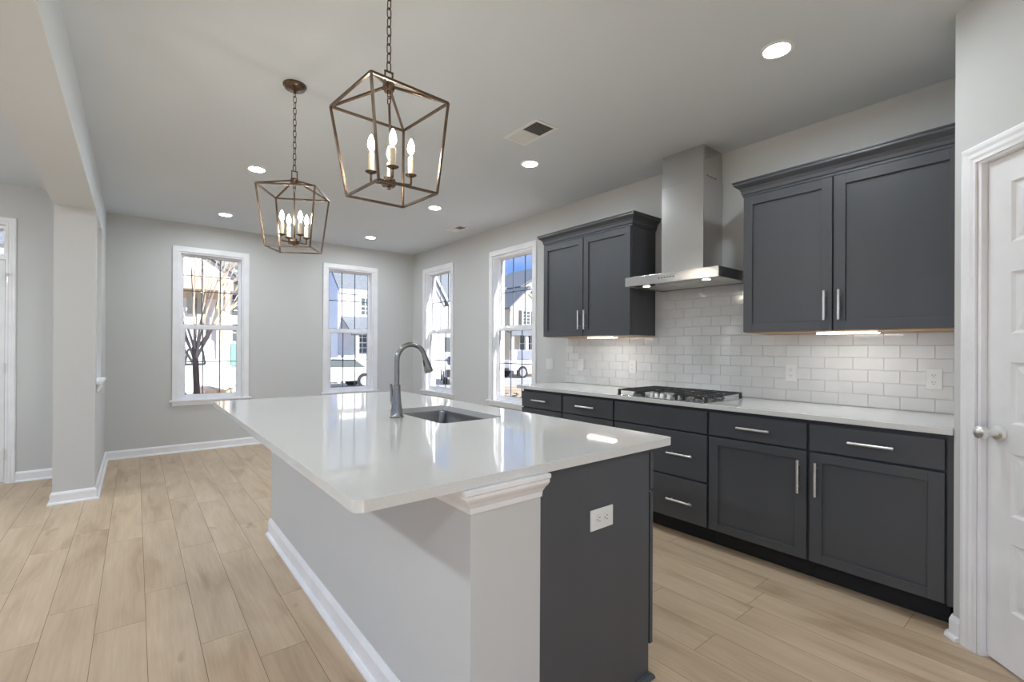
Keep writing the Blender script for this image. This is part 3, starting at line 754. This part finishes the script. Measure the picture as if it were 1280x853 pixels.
# ---------------------------------------------------------------- pendants
def pendant(label, x, y, th, tilt, candle_turn):
    """hub at the top of the cage is the Empty; local z=0 is the apex plane"""
    zt = 2.1353+.0657
    t = thing('lantern_pendant', label, 'pendant light', (x, y, zt), group='bronze lantern pendants over the island')
    da, dz, a, b = .0657, .3214, .2128, .1636
    cg = bpy.data.objects.new('cage', None)
    T = Matrix.Rotation(tilt[1], 4, 'Y') @ Matrix.Rotation(tilt[0], 4, 'X')
    def P(r, k, z): an = th+k*PI/2; return T @ Vector((r*math.cos(an), r*math.sin(an), z))
    m = MB(); W_ = .0085
    for k in range(4):
        m.bar(P(a, k, -da), P(a, k+1, -da), W_); m.bar(P(b, k, -da-dz), P(b, k+1, -da-dz), W_)
        m.bar(P(a, k, -da), P(b, k, -da-dz), W_); m.bar(P(a, k, -da), P(.018, k, -.004), W_)
    m.build('cage_frame', 'bronze', t, True, bevel=.001)
    m = MB().lathe([(.001, -.022), (.016, -.020), (.021, -.012), (.021, .008), (.012, .012), (.001, .012)], (0, 0, 0), 20)
    m.build('hub', 'bronze', t, True, smooth=True)
    m = MB().bar((.014, 0, .008), (.014, 0, .050), .005).bar((-.014, 0, .008), (-.014, 0, .050), .005).bar((-.017, 0, .052), (.017, 0, .052), .005)
    m.build('hanging_loop', 'bronze', t, True)
    # inner short chain + rod
    m = MB(); 
    def link(m, c, ph, hl=.014, hw=.0075, r=.0022):
        pts = []
        for i in range(14):
            an = 2*PI*i/14; u = hw*math.cos(an); v = (hl-hw)*(1 if math.sin(an) > 0 else -1)*(1 if abs(math.sin(an)) > .01 else 0)+hw*math.sin(an)
            pts.append((c[0]+u*math.cos(ph), c[1]+u*math.sin(ph), c[2]+v))
        m.tube(pts, r, 6, closed=True)
    link(m, T @ Vector((0, 0, -.030)), .4); link(m, T @ Vector((0, 0, -.050)), .4+PI/2)
    zd = -.313          # dishes
    zh = zd-.034
    m.tube([T @ Vector((0, 0, -.062)), T @ Vector((0, 0, zh))], .0045, 10)
    m.build('center_rod', 'bronze', t, True, smooth=True)
    m = MB(); Rs = [(0.001, zh-.026), (.005, zh-.024), (.005, zh-.018), (.024, zh-.013), (.028, zh-.004), (.028, zh+.004), (.016, zh+.010), (.016, zh+.018), (.006, zh+.022)]
    m.lathe(Rs, tuple(T @ Vector((0, 0, 0))), 20)
    m.build('bottom_hub', 'bronze', t, True, smooth=True)
    for k in range(4):
        an = th+math.radians(candle_turn)+k*PI/2
        c = Vector((.070*math.cos(an), .070*math.sin(an), 0)); dlt = (T @ Vector((c.x, c.y, zd)))-Vector((c.x, c.y, zd)); c = c+dlt
        ar = MB().bar(Vector((.02*math.cos(an)+dlt.x, .02*math.sin(an)+dlt.y, zh+dlt.z)), Vector((c.x, c.y, zh+dlt.z)), .006).bar(Vector((c.x, c.y, zh+dlt.z)), Vector((c.x, c.y, zd+dlt.z)), .006)
        ar = ar.build('arm', 'bronze', t, True)
        MB().lathe([(.004, zd-.008), (.012, zd-.004), (.020, zd), (.021, zd+.0015), (.012, zd+.001), (.001, zd+.001)], tuple(c), 20).build('drip_dish', 'bronze', ar, True, smooth=True)
        cs = MB().lathe([(.0105, zd+.0013), (.0105, zd+.066), (.007, zd+.068), (.001, zd+.068)], tuple(c), 16).build('candle_sleeve', 'candle', ar, True, smooth=True)
        z0 = zd+.0685
        bl = MB().lathe([(.0055, z0), (.0085, z0+.006), (.0125, z0+.018), (.0150, z0+.030), (.0142, z0+.042), (.0105, z0+.056), (.0055, z0+.068), (.0008, z0+.076)], tuple(c), 18).build('bulb', 'bulbglass', t, True, smooth=True)
        MB().lathe([(.0015, z0+.006), (.007, z0+.014), (.0118, z0+.026), (.0112, z0+.040), (.0065, z0+.055), (.0008, z0+.066)], tuple(c), 12).build('filament', 'filament', bl, True, smooth=True)
    # chain up to the ceiling
    m = MB(); z = .070; i = 0; ztop = H-zt-.045
    while z < ztop+.004:
        link(m, (0, 0, z), .3+(i % 2)*PI/2, .0185, .0085, .0022); z += .0322; i += 1
    m.build('chain', 'bronze', t, True, smooth=True)
    zc = H-zt-.0005
    m = MB().lathe([(.062, zc), (.062, zc-.008), (.055, zc-.014), (.052, zc-.022), (.020, zc-.028), (.008, zc-.034), (.008, zc-.045), (.001, zc-.047)], (0, 0, 0), 28)
    m.build('ceiling_canopy', 'bronze', t, True, smooth=True)
    return t
pendant('bronze lantern pendant closest to the viewer, its four candle bulbs lit', .7061, 1.5946, 2.4559, (.0013, -.0367), 19)
pendant('bronze lantern pendant farther from the viewer with its round ceiling canopy in view', .695, 2.834, 3.3884, (.0362, -.0142), -3)

# ---------------------------------------------------------------- recessed lights and vents
def can(label, x, y):
    t = thing('recessed_light', label, 'ceiling light', (x, y, H), group='recessed ceiling lights')
    MB().lathe([(.076, -.0006), (.076, -.004), (.060, -.007), (.057, -.004), (.057, -.0006)], (0, 0, 0), 32).build('trim_ring', 'ventmetal', t, True, smooth=True)
    MB().lathe([(.0565, -.0012), (.0565, -.0034)], (0, 0, 0), 32).build('lens', 'canlight', t, True)
    return t
c0 = can('recessed ceiling light in front of the pantry, right of the near lantern', 2.457, .987)
spots = [((2.457, 2.838), 'recessed ceiling light beside the large ceiling vent'),
         ((2.457, 4.370), 'recessed ceiling light between the two ceiling vents, right of the near lantern cage'),
         ((2.457, 6.105), 'recessed ceiling light nearest the corner where the window walls meet'),
         ((.778, 4.370), 'recessed ceiling light just left above the far lantern'),
         ((.778, 6.100), 'recessed ceiling light nearest the leftmost window'),
         ((1.4, -1.2), 'added recessed fill light behind the viewer on the right'),  # this and the rest are unseen, added to brighten the room
         ((-1.0, -1.2), 'added recessed fill light behind the viewer on the left'),
         ((1.4, -3.2), 'added recessed fill light by the rear wall on the right'),
         ((-1.4, -3.2), 'added recessed fill light by the rear wall on the left'),
         ((-1.9, 1.2), 'added recessed fill light in the side room near the viewer'),
         ((-1.9, 4.4), 'added recessed fill light in the foyer before the front door')]
for (x, y), l in spots:
    c = copy_tree(c0); c.location = (x, y, H); c['label'] = l
f0 = None  # round lamps out of view, added as fill light
for (x, y), l in (((-1.5, -1.0), 'added round ceiling fill lamp behind the viewer on the left'), ((-1.2, -3.0), 'added round ceiling fill lamp near the rear windows'), ((-1.9, 2.6), 'added round ceiling fill lamp in the side room left of the beam'), ((-1.9, 4.9), 'added round ceiling fill lamp in the foyer'), ((-1.9, 0.6), 'added round ceiling fill lamp in the side room nearest the viewer')):
    if f0 is None:
        t = thing('fill_lamp', l, 'ceiling light', (x, y, H), group='added ceiling fill lamps'); f0 = t
        MB().lathe([(.18, -.0006), (.18, -.030), (.165, -.034), (.165, -.0006)], (0, 0, 0), 40).build('rim', 'nickel', t, True, smooth=True)
        MB().lathe([(.164, -.030), (.164, -.036), (.12, -.060), (.05, -.070), (.001, -.071)], (0, 0, 0), 40).build('diffuser', 'flush', t, True, smooth=True)
    else:
        c = copy_tree(f0); c.location = (x, y, H); c['label'] = l
def vent(label, cx, cy, lx, ly, halves):
    t = thing('ceiling_vent', label, 'vent', (cx, cy, H), group='white ceiling vents')
    hx, hy = lx/2, ly/2; f = .022
    fr = MB().box(-hx, hx, -hy, -hy+f, -.006, -.0006).box(-hx, hx, hy-f, hy, -.006, -.0006).box(-hx, -hx+f, -hy+f, hy-f, -.006, -.0006).box(hx-f, hx, -hy+f, hy-f, -.006, -.0006)
    fr.box(-hx+f, hx-f, -.006, .006, -.006, -.0006)
    fr.build('frame', 'ventmetal', t, True, bevel=.001)
    B(-hx+f, hx-f, -hy+f, hy-f, -.0016, -.0008).build('duct', 'ventdark', t, True)
    for (ya, yb, sg) in ((-hy+f, -.006, -1), (.006, hy-f, 1)):
        n = 9; m = MB()
        for i in range(n):
            y = ya+(yb-ya)*(i+.5)/n; dy = .0045*sg if sg > 0 else -.0022
            m.rings([[(xx, y-dy, -.0020), (xx, y-dy+.0008, -.0020), (xx, y+dy+.0008, -.0058), (xx, y+dy, -.0058)] for xx in (-hx+f, hx-f)])
        m.build('louvre', 'ventmetal', t, True)
    return t
vent('large white two-panel ceiling vent between the near lantern and the hood', 2.105, 2.430, .20, .345, True)
vent('small white ceiling vent near the window by the far corner', 3.108, 4.955, .15, .30, False)

# ---------------------------------------------------------------- outside
GZ = -.70
o = tag(B(-60, 120, -60, 130, GZ-.5, GZ).build('ground', 'dirt'), kind='structure')
o = tag(B(-60, 120, 19.0, 25.2, GZ, GZ+.02).build('street', 'asphalt'), kind='structure')
o = tag(B(5.2, 8.8, -10, 19.0, GZ, GZ+.02).build('driveway', 'concrete'), kind='structure')
tag(B(XL, -.4, YFO+TH, 8.2, -.30, -.05).build('front_porch', 'concrete', bevel=.01), 'grey concrete porch slab outside the front door', 'porch')
pr = thing('porch_roof', 'white porch ceiling seen through the glass above the front door', 'roof', (-1.8, 7.4, 2.54))
B(XL, -.4, 6.45, 7.7, 2.62, 2.70).build('ceiling_board', 'outtrim', pr); B(XL, -.4, 7.62, 7.7, 2.54, 2.6195).build('fascia', 'outtrim', pr)

def win_house(parent, x0, x1, z0, z1, y, cols=3, rws=4, shut=False):
    """window on a wall that faces -Y at y"""
    f = MB().box(x0-.10, x1+.10, y-.06, y-.001, z0-.12, z0).box(x0-.10, x1+.10, y-.06, y-.001, z1, z1+.12).box(x0-.10, x0, y-.06, y-.001, z0, z1).box(x1, x1+.10, y-.06, y-.001, z0, z1)
    f.box(x0, x1, y-.055, y-.02, (z0+z1)/2-.03, (z0+z1)/2+.03)
    for i in range(1, cols): xx = x0+(x1-x0)*i/cols; f.box(xx-.018, xx+.018, y-.045, y-.02, z0, z1)
    for i in range(1, rws): zz = z0+(z1-z0)*i/rws; f.box(x0, x1, y-.045, y-.02, zz-.018, zz+.018)
    f = f.build('window', 'outtrim', parent)
    B(x0, x1, y-.018, y-.002, z0, z1).build('pane', 'darkglass', f)
    if shut:
        for a in (x0-.42, x1+.14): B(a, a+.28, y-.06, y-.001, z0-.05, z1+.05).build('shutter', 'shutter', parent)
def gable_prism(parent, name, m, x0, x1, y0, y1, ze, zr, along='x', ov=.35, th=.12):
    """roof slabs over a box: ridge along given axis"""
    r = MB()
    if along == 'x':
        ym = (y0+y1)/2; s = (zr-ze)/((y1-y0)/2)
        r.rings([[(x, y0-ov, ze-ov*s), (x, ym, zr), (x, y1+ov, ze-ov*s), (x, y1+ov, ze-ov*s+th), (x, ym, zr+th*1.2), (x, y0-ov, ze-ov*s+th)] for x in (x0-ov, x1+ov)])
    else:
        xm = (x0+x1)/2; s = (zr-ze)/((x1-x0)/2)
        r.rings([[(x0-ov, y, ze-ov*s), (xm, y, zr), (x1+ov, y, ze-ov*s), (x1+ov, y, ze-ov*s+th), (xm, y, zr+th*1.2), (x0-ov, y, ze-ov*s+th)] for y in (y0-ov, y1+ov)])
    return r.build(name, m, parent)
def house_body(parent, m, x0, x1, y0, y1, ze, zr, along, name='wall'):
    b = MB()
    if along == 'x':
        ym = (y0+y1)/2; b.rings([[(x, y0, GZ), (x, y0, ze-.01), (x, ym, zr-.02), (x, y1, ze-.01), (x, y1, GZ)] for x in (x0, x1)])
    else:
        xm = (x0+x1)/2; b.rings([[(x0, y, GZ), (x0, y, ze-.01), (xm, y, zr-.02), (x1, y, ze-.01), (x1, y, GZ)] for y in (y0, y1)])
    return b.build(name, m, parent)
def rake(parent, x0, x1, y, ze, zr, ov=.35):
    xm = (x0+x1)/2; s = (zr-ze)/((x1-x0)/2); b = MB()
    for sg, xe in ((-1, x0), (1, x1)):
        b.rings([[(xe+sg*ov, yy, ze-ov*s-.22), (xm, yy, zr-.22), (xm, yy, zr), (xe+sg*ov, yy, ze-ov*s)] for yy in (y-.42, y-.36)])
    return b.build('rake_board', 'outtrim', parent)
# house A: unfinished white house behind the tree, porch gable and raw timber posts
hA = thing('white_house', 'unfinished white house with timber porch posts, seen through the leftmost window', 'house', (1.5, 31, GZ))
house_body(hA, 'white_siding', -6, 6.6, 28.4, 36, 5.6, 8.4, 'x'); gable_prism(hA, 'roof', 'shingle', -6, 6.6, 28.4, 36, 5.6, 8.4, 'x', ov=.2)
pg = MB(); pg.rings([[(-1.2, y, 4.62), (4.0, y, 4.62), (1.4, y, 6.35)] for y in (26.6, 28.35)]); pg.build('porch_gable', 'white_siding', hA)
pr2 = MB(); pr2.rings([[(-1.7, y, 4.35), (1.4, y, 6.42), (4.4, y, 4.35), (4.4, y, 4.52), (1.4, y, 6.62), (-1.7, y, 4.52)] for y in (26.3, 28.35)]); pr2.build('porch_roof', 'shingle', hA)
MB().box(-1.2, 3.75, 26.65, 26.85, 4.0, 4.60).box(-1.0, 3.6, 28.3, 28.38, 3.7, 4.6).build('porch_beam', 'tan_siding', hA)
for x in (3.12, 3.42): B(x, x+.2, 26.66, 26.84, GZ, 3.99).build('post', 'lumber', hA)
for x in (-1.1,): B(x, x+.2, 26.66, 26.84, GZ, 3.99).build('post', 'lumber', hA)
B(2.40, 2.75, 28.2, 28.39, .6, 3.9).build('opening', 'sage_siding', hA)
B(2.0, 2.3, 28.2, 28.39, 2.9, 3.9).build('opening', 'sage_siding', hA)
B(-6, 6.6, 27.9, 28.39, GZ, -.2).build('foundation', 'concrete', hA)
win_house(hA, 3.95, 4.75, 2.9, 4.0, 28.4); win_house(hA, 3.95, 4.75, 1.55, 2.45, 28.4, 3, 1)
B(3.9, 4.85, 28.25, 28.39, .3, 1.40).build('door', 'teal', hA)
# house B: white house, its side wall's shade painted as a pale blue sheet
hB = thing('white_house', 'white two-storey house with grey roof and side wall tinted blue for shade, behind the white sedan', 'house', (10.2, 29.6, GZ))
house_body(hB, 'white_siding', 8.62, 12.2, 25.8, 33.8, 4.48, 8.3, 'x'); gable_prism(hB, 'roof', 'shingle', 8.62, 12.2, 25.8, 33.8, 4.48, 8.3, 'x', ov=.06)
b = MB(); b.rings([[(x, 25.84, GZ), (x, 25.84, 4.40), (x, 29.8, 8.15), (x, 33.76, 4.4), (x, 33.76, GZ)] for x in (8.585, 8.615)]); b.build('side_wall_shade', 'shaded_siding', hB)
B(8.64, 12.2, 25.70, 25.79, 4.22, 4.46).build('eave_board', 'outtrim', hB)
win_house(hB, 9.85, 10.55, 3.10, 4.02, 25.8, 3, 4); win_house(hB, 9.62, 10.22, .95, 2.1, 25.8, 2, 4)
b = MB(); b.rings([[(x, 24.3, 2.02), (x, 25.78, 2.88), (x, 25.78, 2.96), (x, 24.2, 2.06), (x, 24.2, 1.96), (x, 24.3, 1.90)] for x in (8.75, 12.2)]); b.build('porch_roof', 'shingle', hB)
for x in (9.05, 11.4): B(x, x+.16, 24.35, 24.50, GZ, 1.95).build('post', 'outtrim', hB)
B(9.2, 11.9, 24.36, 25.78, GZ, -.25).build('porch_floor', 'concrete', hB)
# house C: seen through the window in the corner
hC = thing('white_house', 'white gabled house with grey roof seen through the window nearest the corner', 'house', (14.5, 30, GZ))
house_body(hC, 'white_siding', 12.9, 15.35, 26.0, 31.0, 4.35, 6.4, 'y'); gable_prism(hC, 'roof', 'shingle', 12.9, 15.35, 26.0, 31.0, 4.35, 6.4, 'y', ov=.25); rake(hC, 12.9, 15.35, 26.0, 4.35, 6.4, .25)
house_body(hC, 'sage_siding', 13.4, 18.6, 29.2, 36, 4.9, 8.6, 'x', name='rear_wall'); gable_prism(hC, 'rear_roof', 'shingle', 13.4, 18.6, 29.2, 36, 4.9, 8.6, 'x', ov=.3)
B(16.9, 18.0, 29.05, 29.19, .4, 2.0).build('opening', 'darkglass', hC)
# house D: cream gabled house
hD = thing('cream_house', 'cream gabled house with dark shutters seen through the window beside the wall cabinet', 'house', (24, 30, GZ))
house_body(hD, 'cream_siding', 22.3, 25.9, 28.0, 33.0, 4.45, 6.0, 'y'); gable_prism(hD, 'roof', 'shingle', 22.3, 25.9, 28.0, 33.0, 4.45, 6.0, 'y', ov=.25); rake(hD, 22.3, 25.9, 28.0, 4.45, 6.0, .25)
win_house(hD, 23.55, 24.25, 3.15, 4.15, 28.0, 2, 4, shut=True)
win_house(hD, 23.25, 24.9, .9, 2.35, 28.0, 3, 2)
b = MB(); b.rings([[(x, 26.6, 2.35), (x, 27.98, 2.75), (x, 27.98, 2.85), (x, 26.5, 2.42), (x, 26.5, 2.2)] for x in (21.2, 27.4)]); b.build('porch_roof', 'shingle', hD)
for x in (21.4, 22.75, 24.9): B(x, x+.22, 26.65, 26.85, GZ, 2.2).build('post', 'outtrim', hD)
house_body(hD, 'sage_siding', 27.7, 36.5, 33.2, 40, 7.0, 9.4, 'y', name='rear_wall'); gable_prism(hD, 'rear_roof', 'shingle', 27.7, 36.5, 33.2, 40, 7.0, 9.4, 'y')
house_body(hD, 'sage_siding', 23.0, 27.6, 33.2, 37, 5.3, 6.9, 'x', name='side_wing'); gable_prism(hD, 'side_wing_roof', 'shingle', 23.0, 27.6, 33.2, 37, 5.3, 6.9, 'x')

# vehicles: local x = length (front +x), y = width, origin on the ground
def vehicle(label, kind, loc, rz, gm='darkglass'):
    t = thing({'sedan': 'sedan', 'pickup': 'pickup_truck', 'suv': 'suv', 'van': 'work_van'}[kind], label, 'car', loc, rz=rz)
    if kind == 'sedan':
        body = [(-2.3, .35), (-2.35, .75), (-2.25, .95), (-1.6, 1.02), (-.95, 1.42), (.2, 1.46), (1.05, 1.05), (2.1, .85), (2.35, .6), (2.3, .3)]
        glass = [(-1.45, .98), (-.9, 1.36), (.15, 1.40), (.85, 1.02)]; wh = (-1.4, 1.45); R = .33; wd_ = .88
    elif kind == 'van':
        body = [(-2.6, .4), (-2.65, 1.2), (-2.58, 2.12), (-2.45, 2.2), (1.1, 2.2), (1.75, 1.45), (2.45, 1.2), (2.6, .9), (2.6, .35)]
        glass = [(-2.36, 1.46), (-2.30, 1.86), (-1.95, 1.88), (-1.88, 1.46)]; wh = (-1.6, 1.7); R = .36; wd_ = .98
    elif kind == 'pickup':
        body = [(-2.8, .5), (-2.85, 1.15), (-.75, 1.17), (-.65, 1.82), (.55, 1.86), (1.15, 1.25), (2.5, 1.12), (2.75, .9), (2.75, .45)]
        glass = [(-.6, 1.22), (-.55, 1.72), (.5, 1.76), (.98, 1.24)]; wh = (-1.75, 1.8); R = .37; wd_ = .95
    else:
        body = [(-2.25, .4), (-2.3, 1.0), (-2.05, 1.62), (-1.7, 1.72), (.4, 1.72), (1.15, 1.15), (2.15, 1.0), (2.3, .7), (2.3, .35)]
        glass = [(-1.9, 1.12), (-1.75, 1.6), (.35, 1.6), (.95, 1.14)]; wh = (-1.4, 1.4); R = .36; wd_ = .92
    MB().prism(body, lambda u, v, tt: (u, tt, v), -wd_, wd_).build('body', 'carwhite', t, True, bevel=.06, seg=3)
    m = MB()
    for s in (-1, 1): m.prism(glass, lambda u, v, tt: (u, tt, v), s*(wd_-.02), s*(wd_+.006))
    m.build('side_glass', gm, t, True)
    if gm != 'darkglass':
        m = MB(); n = len(glass)
        for s in (-1, 1):
            for i in range(n): m.bar((glass[i][0], s*(wd_+.010), glass[i][1]), (glass[(i+1) % n][0], s*(wd_+.010), glass[(i+1) % n][1]), .045)
        m.build('window_seal', 'cardark', t, True)
    m = MB()
    if kind == 'suv': m.box(-2.33, -2.10, -.70, .70, 1.08, 1.50).box(-2.37, -2.20, -.80, .80, .42, .82)
    elif kind == 'sedan': m.box(-2.38, -2.2, -.75, .75, .32, .45)
    else: m.box(-2.9, -2.78, -.85, .85, .5, .65)
    m.build('rear_trim', 'cardark', t, True)
    if kind == 'suv': B(-2.385, -2.37, -.17, .17, .62, .74).build('number_plate', 'outtrim', t, True)
    for x in wh:
        for s in (-1, 1):
            MB().lathe([(R*1.16, s*(wd_-.01)), (R*1.16, s*(wd_+.004))], (x, 0, R), 24, 'y').build('wheel_arch', 'cardark', t, True)
            o = MB().lathe([(R, -.11), (R, .11)], (x, s*(wd_-.085), R), 24, 'y').build('wheel', 'tire', t, True, bevel=.02)
            MB().lathe([(R*.70, s*.10), (R*.70, s*.125), (R*.2, s*.118), (.001, s*.118)], (x, s*(wd_-.085), R), 24, 'y').build('rim', 'rim', o, True)
    return t
vehicle('white sedan parked on the street, seen through the second window from the left', 'sedan', (7.25, 23.0, GZ+.02), PI)
vehicle('white pickup truck parked side-on, seen through the window beside the wall cabinet', 'pickup', (21.4, 24.3, GZ+.02), 0)
vehicle('white sport utility vehicle with dark tailgate, seen through the window nearest the corner', 'suv', (14.3, 22.6, GZ+.02), math.radians(62))
vehicle('white work van behind the bare tree, seen through the leftmost window', 'van', (-.78, 17.2, GZ), PI, 'paleglass')
# leaning sheathing board on a lumber stack
ls = thing('lumber_stack', 'low stack of raw lumber under a white board, seen through the leftmost window', 'lumber', (2.1, 14.5, GZ))
for i in range(3):
    for j in range(5): B(1.35+i*.3, 1.62+i*.3, 14.0, 16.2, GZ+.001+j*.17, GZ+.165+j*.17).build('board', 'lumber', ls)
b = MB()
q_ = [(1.42, 13.70, .30), (1.78, 13.72, .17), (2.18, 14.15, .42), (1.86, 14.6, .92), (1.44, 14.6, .88)]
b.rings([[Vector(p_) for p_ in q_], [Vector(p_)+Vector((0, .012, .02)) for p_ in q_]])
tag(b.build('sheathing_board', 'tarp'), 'white sheathing board lying tilted on the lumber stack outside the leftmost window', 'board')

# bare tree in front of window_1
tr_ = thing('bare_tree', 'leafless multi-branched young tree outside the leftmost window', 'tree', (.78, 9.0, GZ))
tk = MB(); bk = MB(); rnd = random.Random(11)
tk.tube([(.80, 9.0, GZ), (.79, 9.0, .0), (.77, 9.0, .5), (.75, 9.0, 1.0), (.73, 9.0, 1.22), (.74, 9.0, 1.45)], [.075, .055, .047, .044, .034, .014], 10)
def branch(m, p, d, L, r, lev):
    pts = [p]; n = 4; dd = d.copy()
    for i in range(n):
        dd = (dd+Vector((rnd.uniform(-.12, .12), rnd.uniform(-.12, .12), rnd.uniform(-.02, .10)))).normalized()
        pts.append(pts[-1]+dd*L/n)
    m.tube(pts, [r*(1-.6*i/n) for i in range(n+1)], 6)
    if lev > 0:
        for k in range(3 if lev > 1 else 2):
            q = pts[rnd.choice((2, 3, 4))]; a = rnd.uniform(0, 2*PI)
            nd = (dd+Vector((math.cos(a)*.55, math.sin(a)*.35, rnd.uniform(.0, .35)))).normalized()
            branch(m, q, nd, L*rnd.uniform(.55, .8), r*.5, lev-1)
for a, tl, L in ((3.3, .42, 1.5), (2.6, .22, 1.7), (.2, .35, 1.7), (-.4, .50, 1.6), (1.2, .30, 1.6), (4.5, .35, 1.5), (5.6, .18, 1.8), (3.0, .62, 1.4), (.1, .6, 1.5), (3.4, .2, 1.9)):
    branch(bk, Vector((.74, 9.0, rnd.uniform(.95, 1.22))), Vector((math.cos(a)*tl, math.sin(a)*tl*.7, 1)).normalized(), L, .021, 3)
tk.build('trunk', 'bark', tr_, smooth=True); bk.build('branches', 'bark_light', tr_, smooth=True)
# shrub outside window_4
sh = thing('shrub', 'dark leafy shrub outside the window beside the wall cabinet', 'shrub', (6.0, 7.3, GZ))
m = MB(); rnd = random.Random(4)
for i in range(420):
    a = rnd.uniform(0, 2*PI); r = .45*math.sqrt(rnd.random()); h_ = rnd.random(); z = GZ+.25+h_*.78+rnd.uniform(-.03, .12)
    c = Vector((6.0+r*math.cos(a), 7.3+r*math.sin(a)*1.1, z)); u = Vector((rnd.gauss(0, 1), rnd.gauss(0, 1), rnd.gauss(0, .6))).normalized(); v = u.cross(Vector((rnd.gauss(0, 1), rnd.gauss(0, 1), rnd.gauss(0, 1)))).normalized()
    L = rnd.uniform(.035, .06); W_ = L*.35
    vs = [m.bm.verts.new(q_) for q_ in (c-u*L, c+v*W_, c+u*L, c-v*W_)]; m.bm.faces.new(vs)
m.build('foliage', 'leaf', sh)
m = MB()
for i in range(7):
    a = i*.9; m.tube([(6.0, 7.3, GZ), (6.0+.15*math.cos(a), 7.3+.15*math.sin(a), GZ+.5), (6.0+.3*math.cos(a), 7.3+.3*math.sin(a), GZ+1.05)], [.012, .008, .003], 6)
m.build('stem', 'bark', sh)
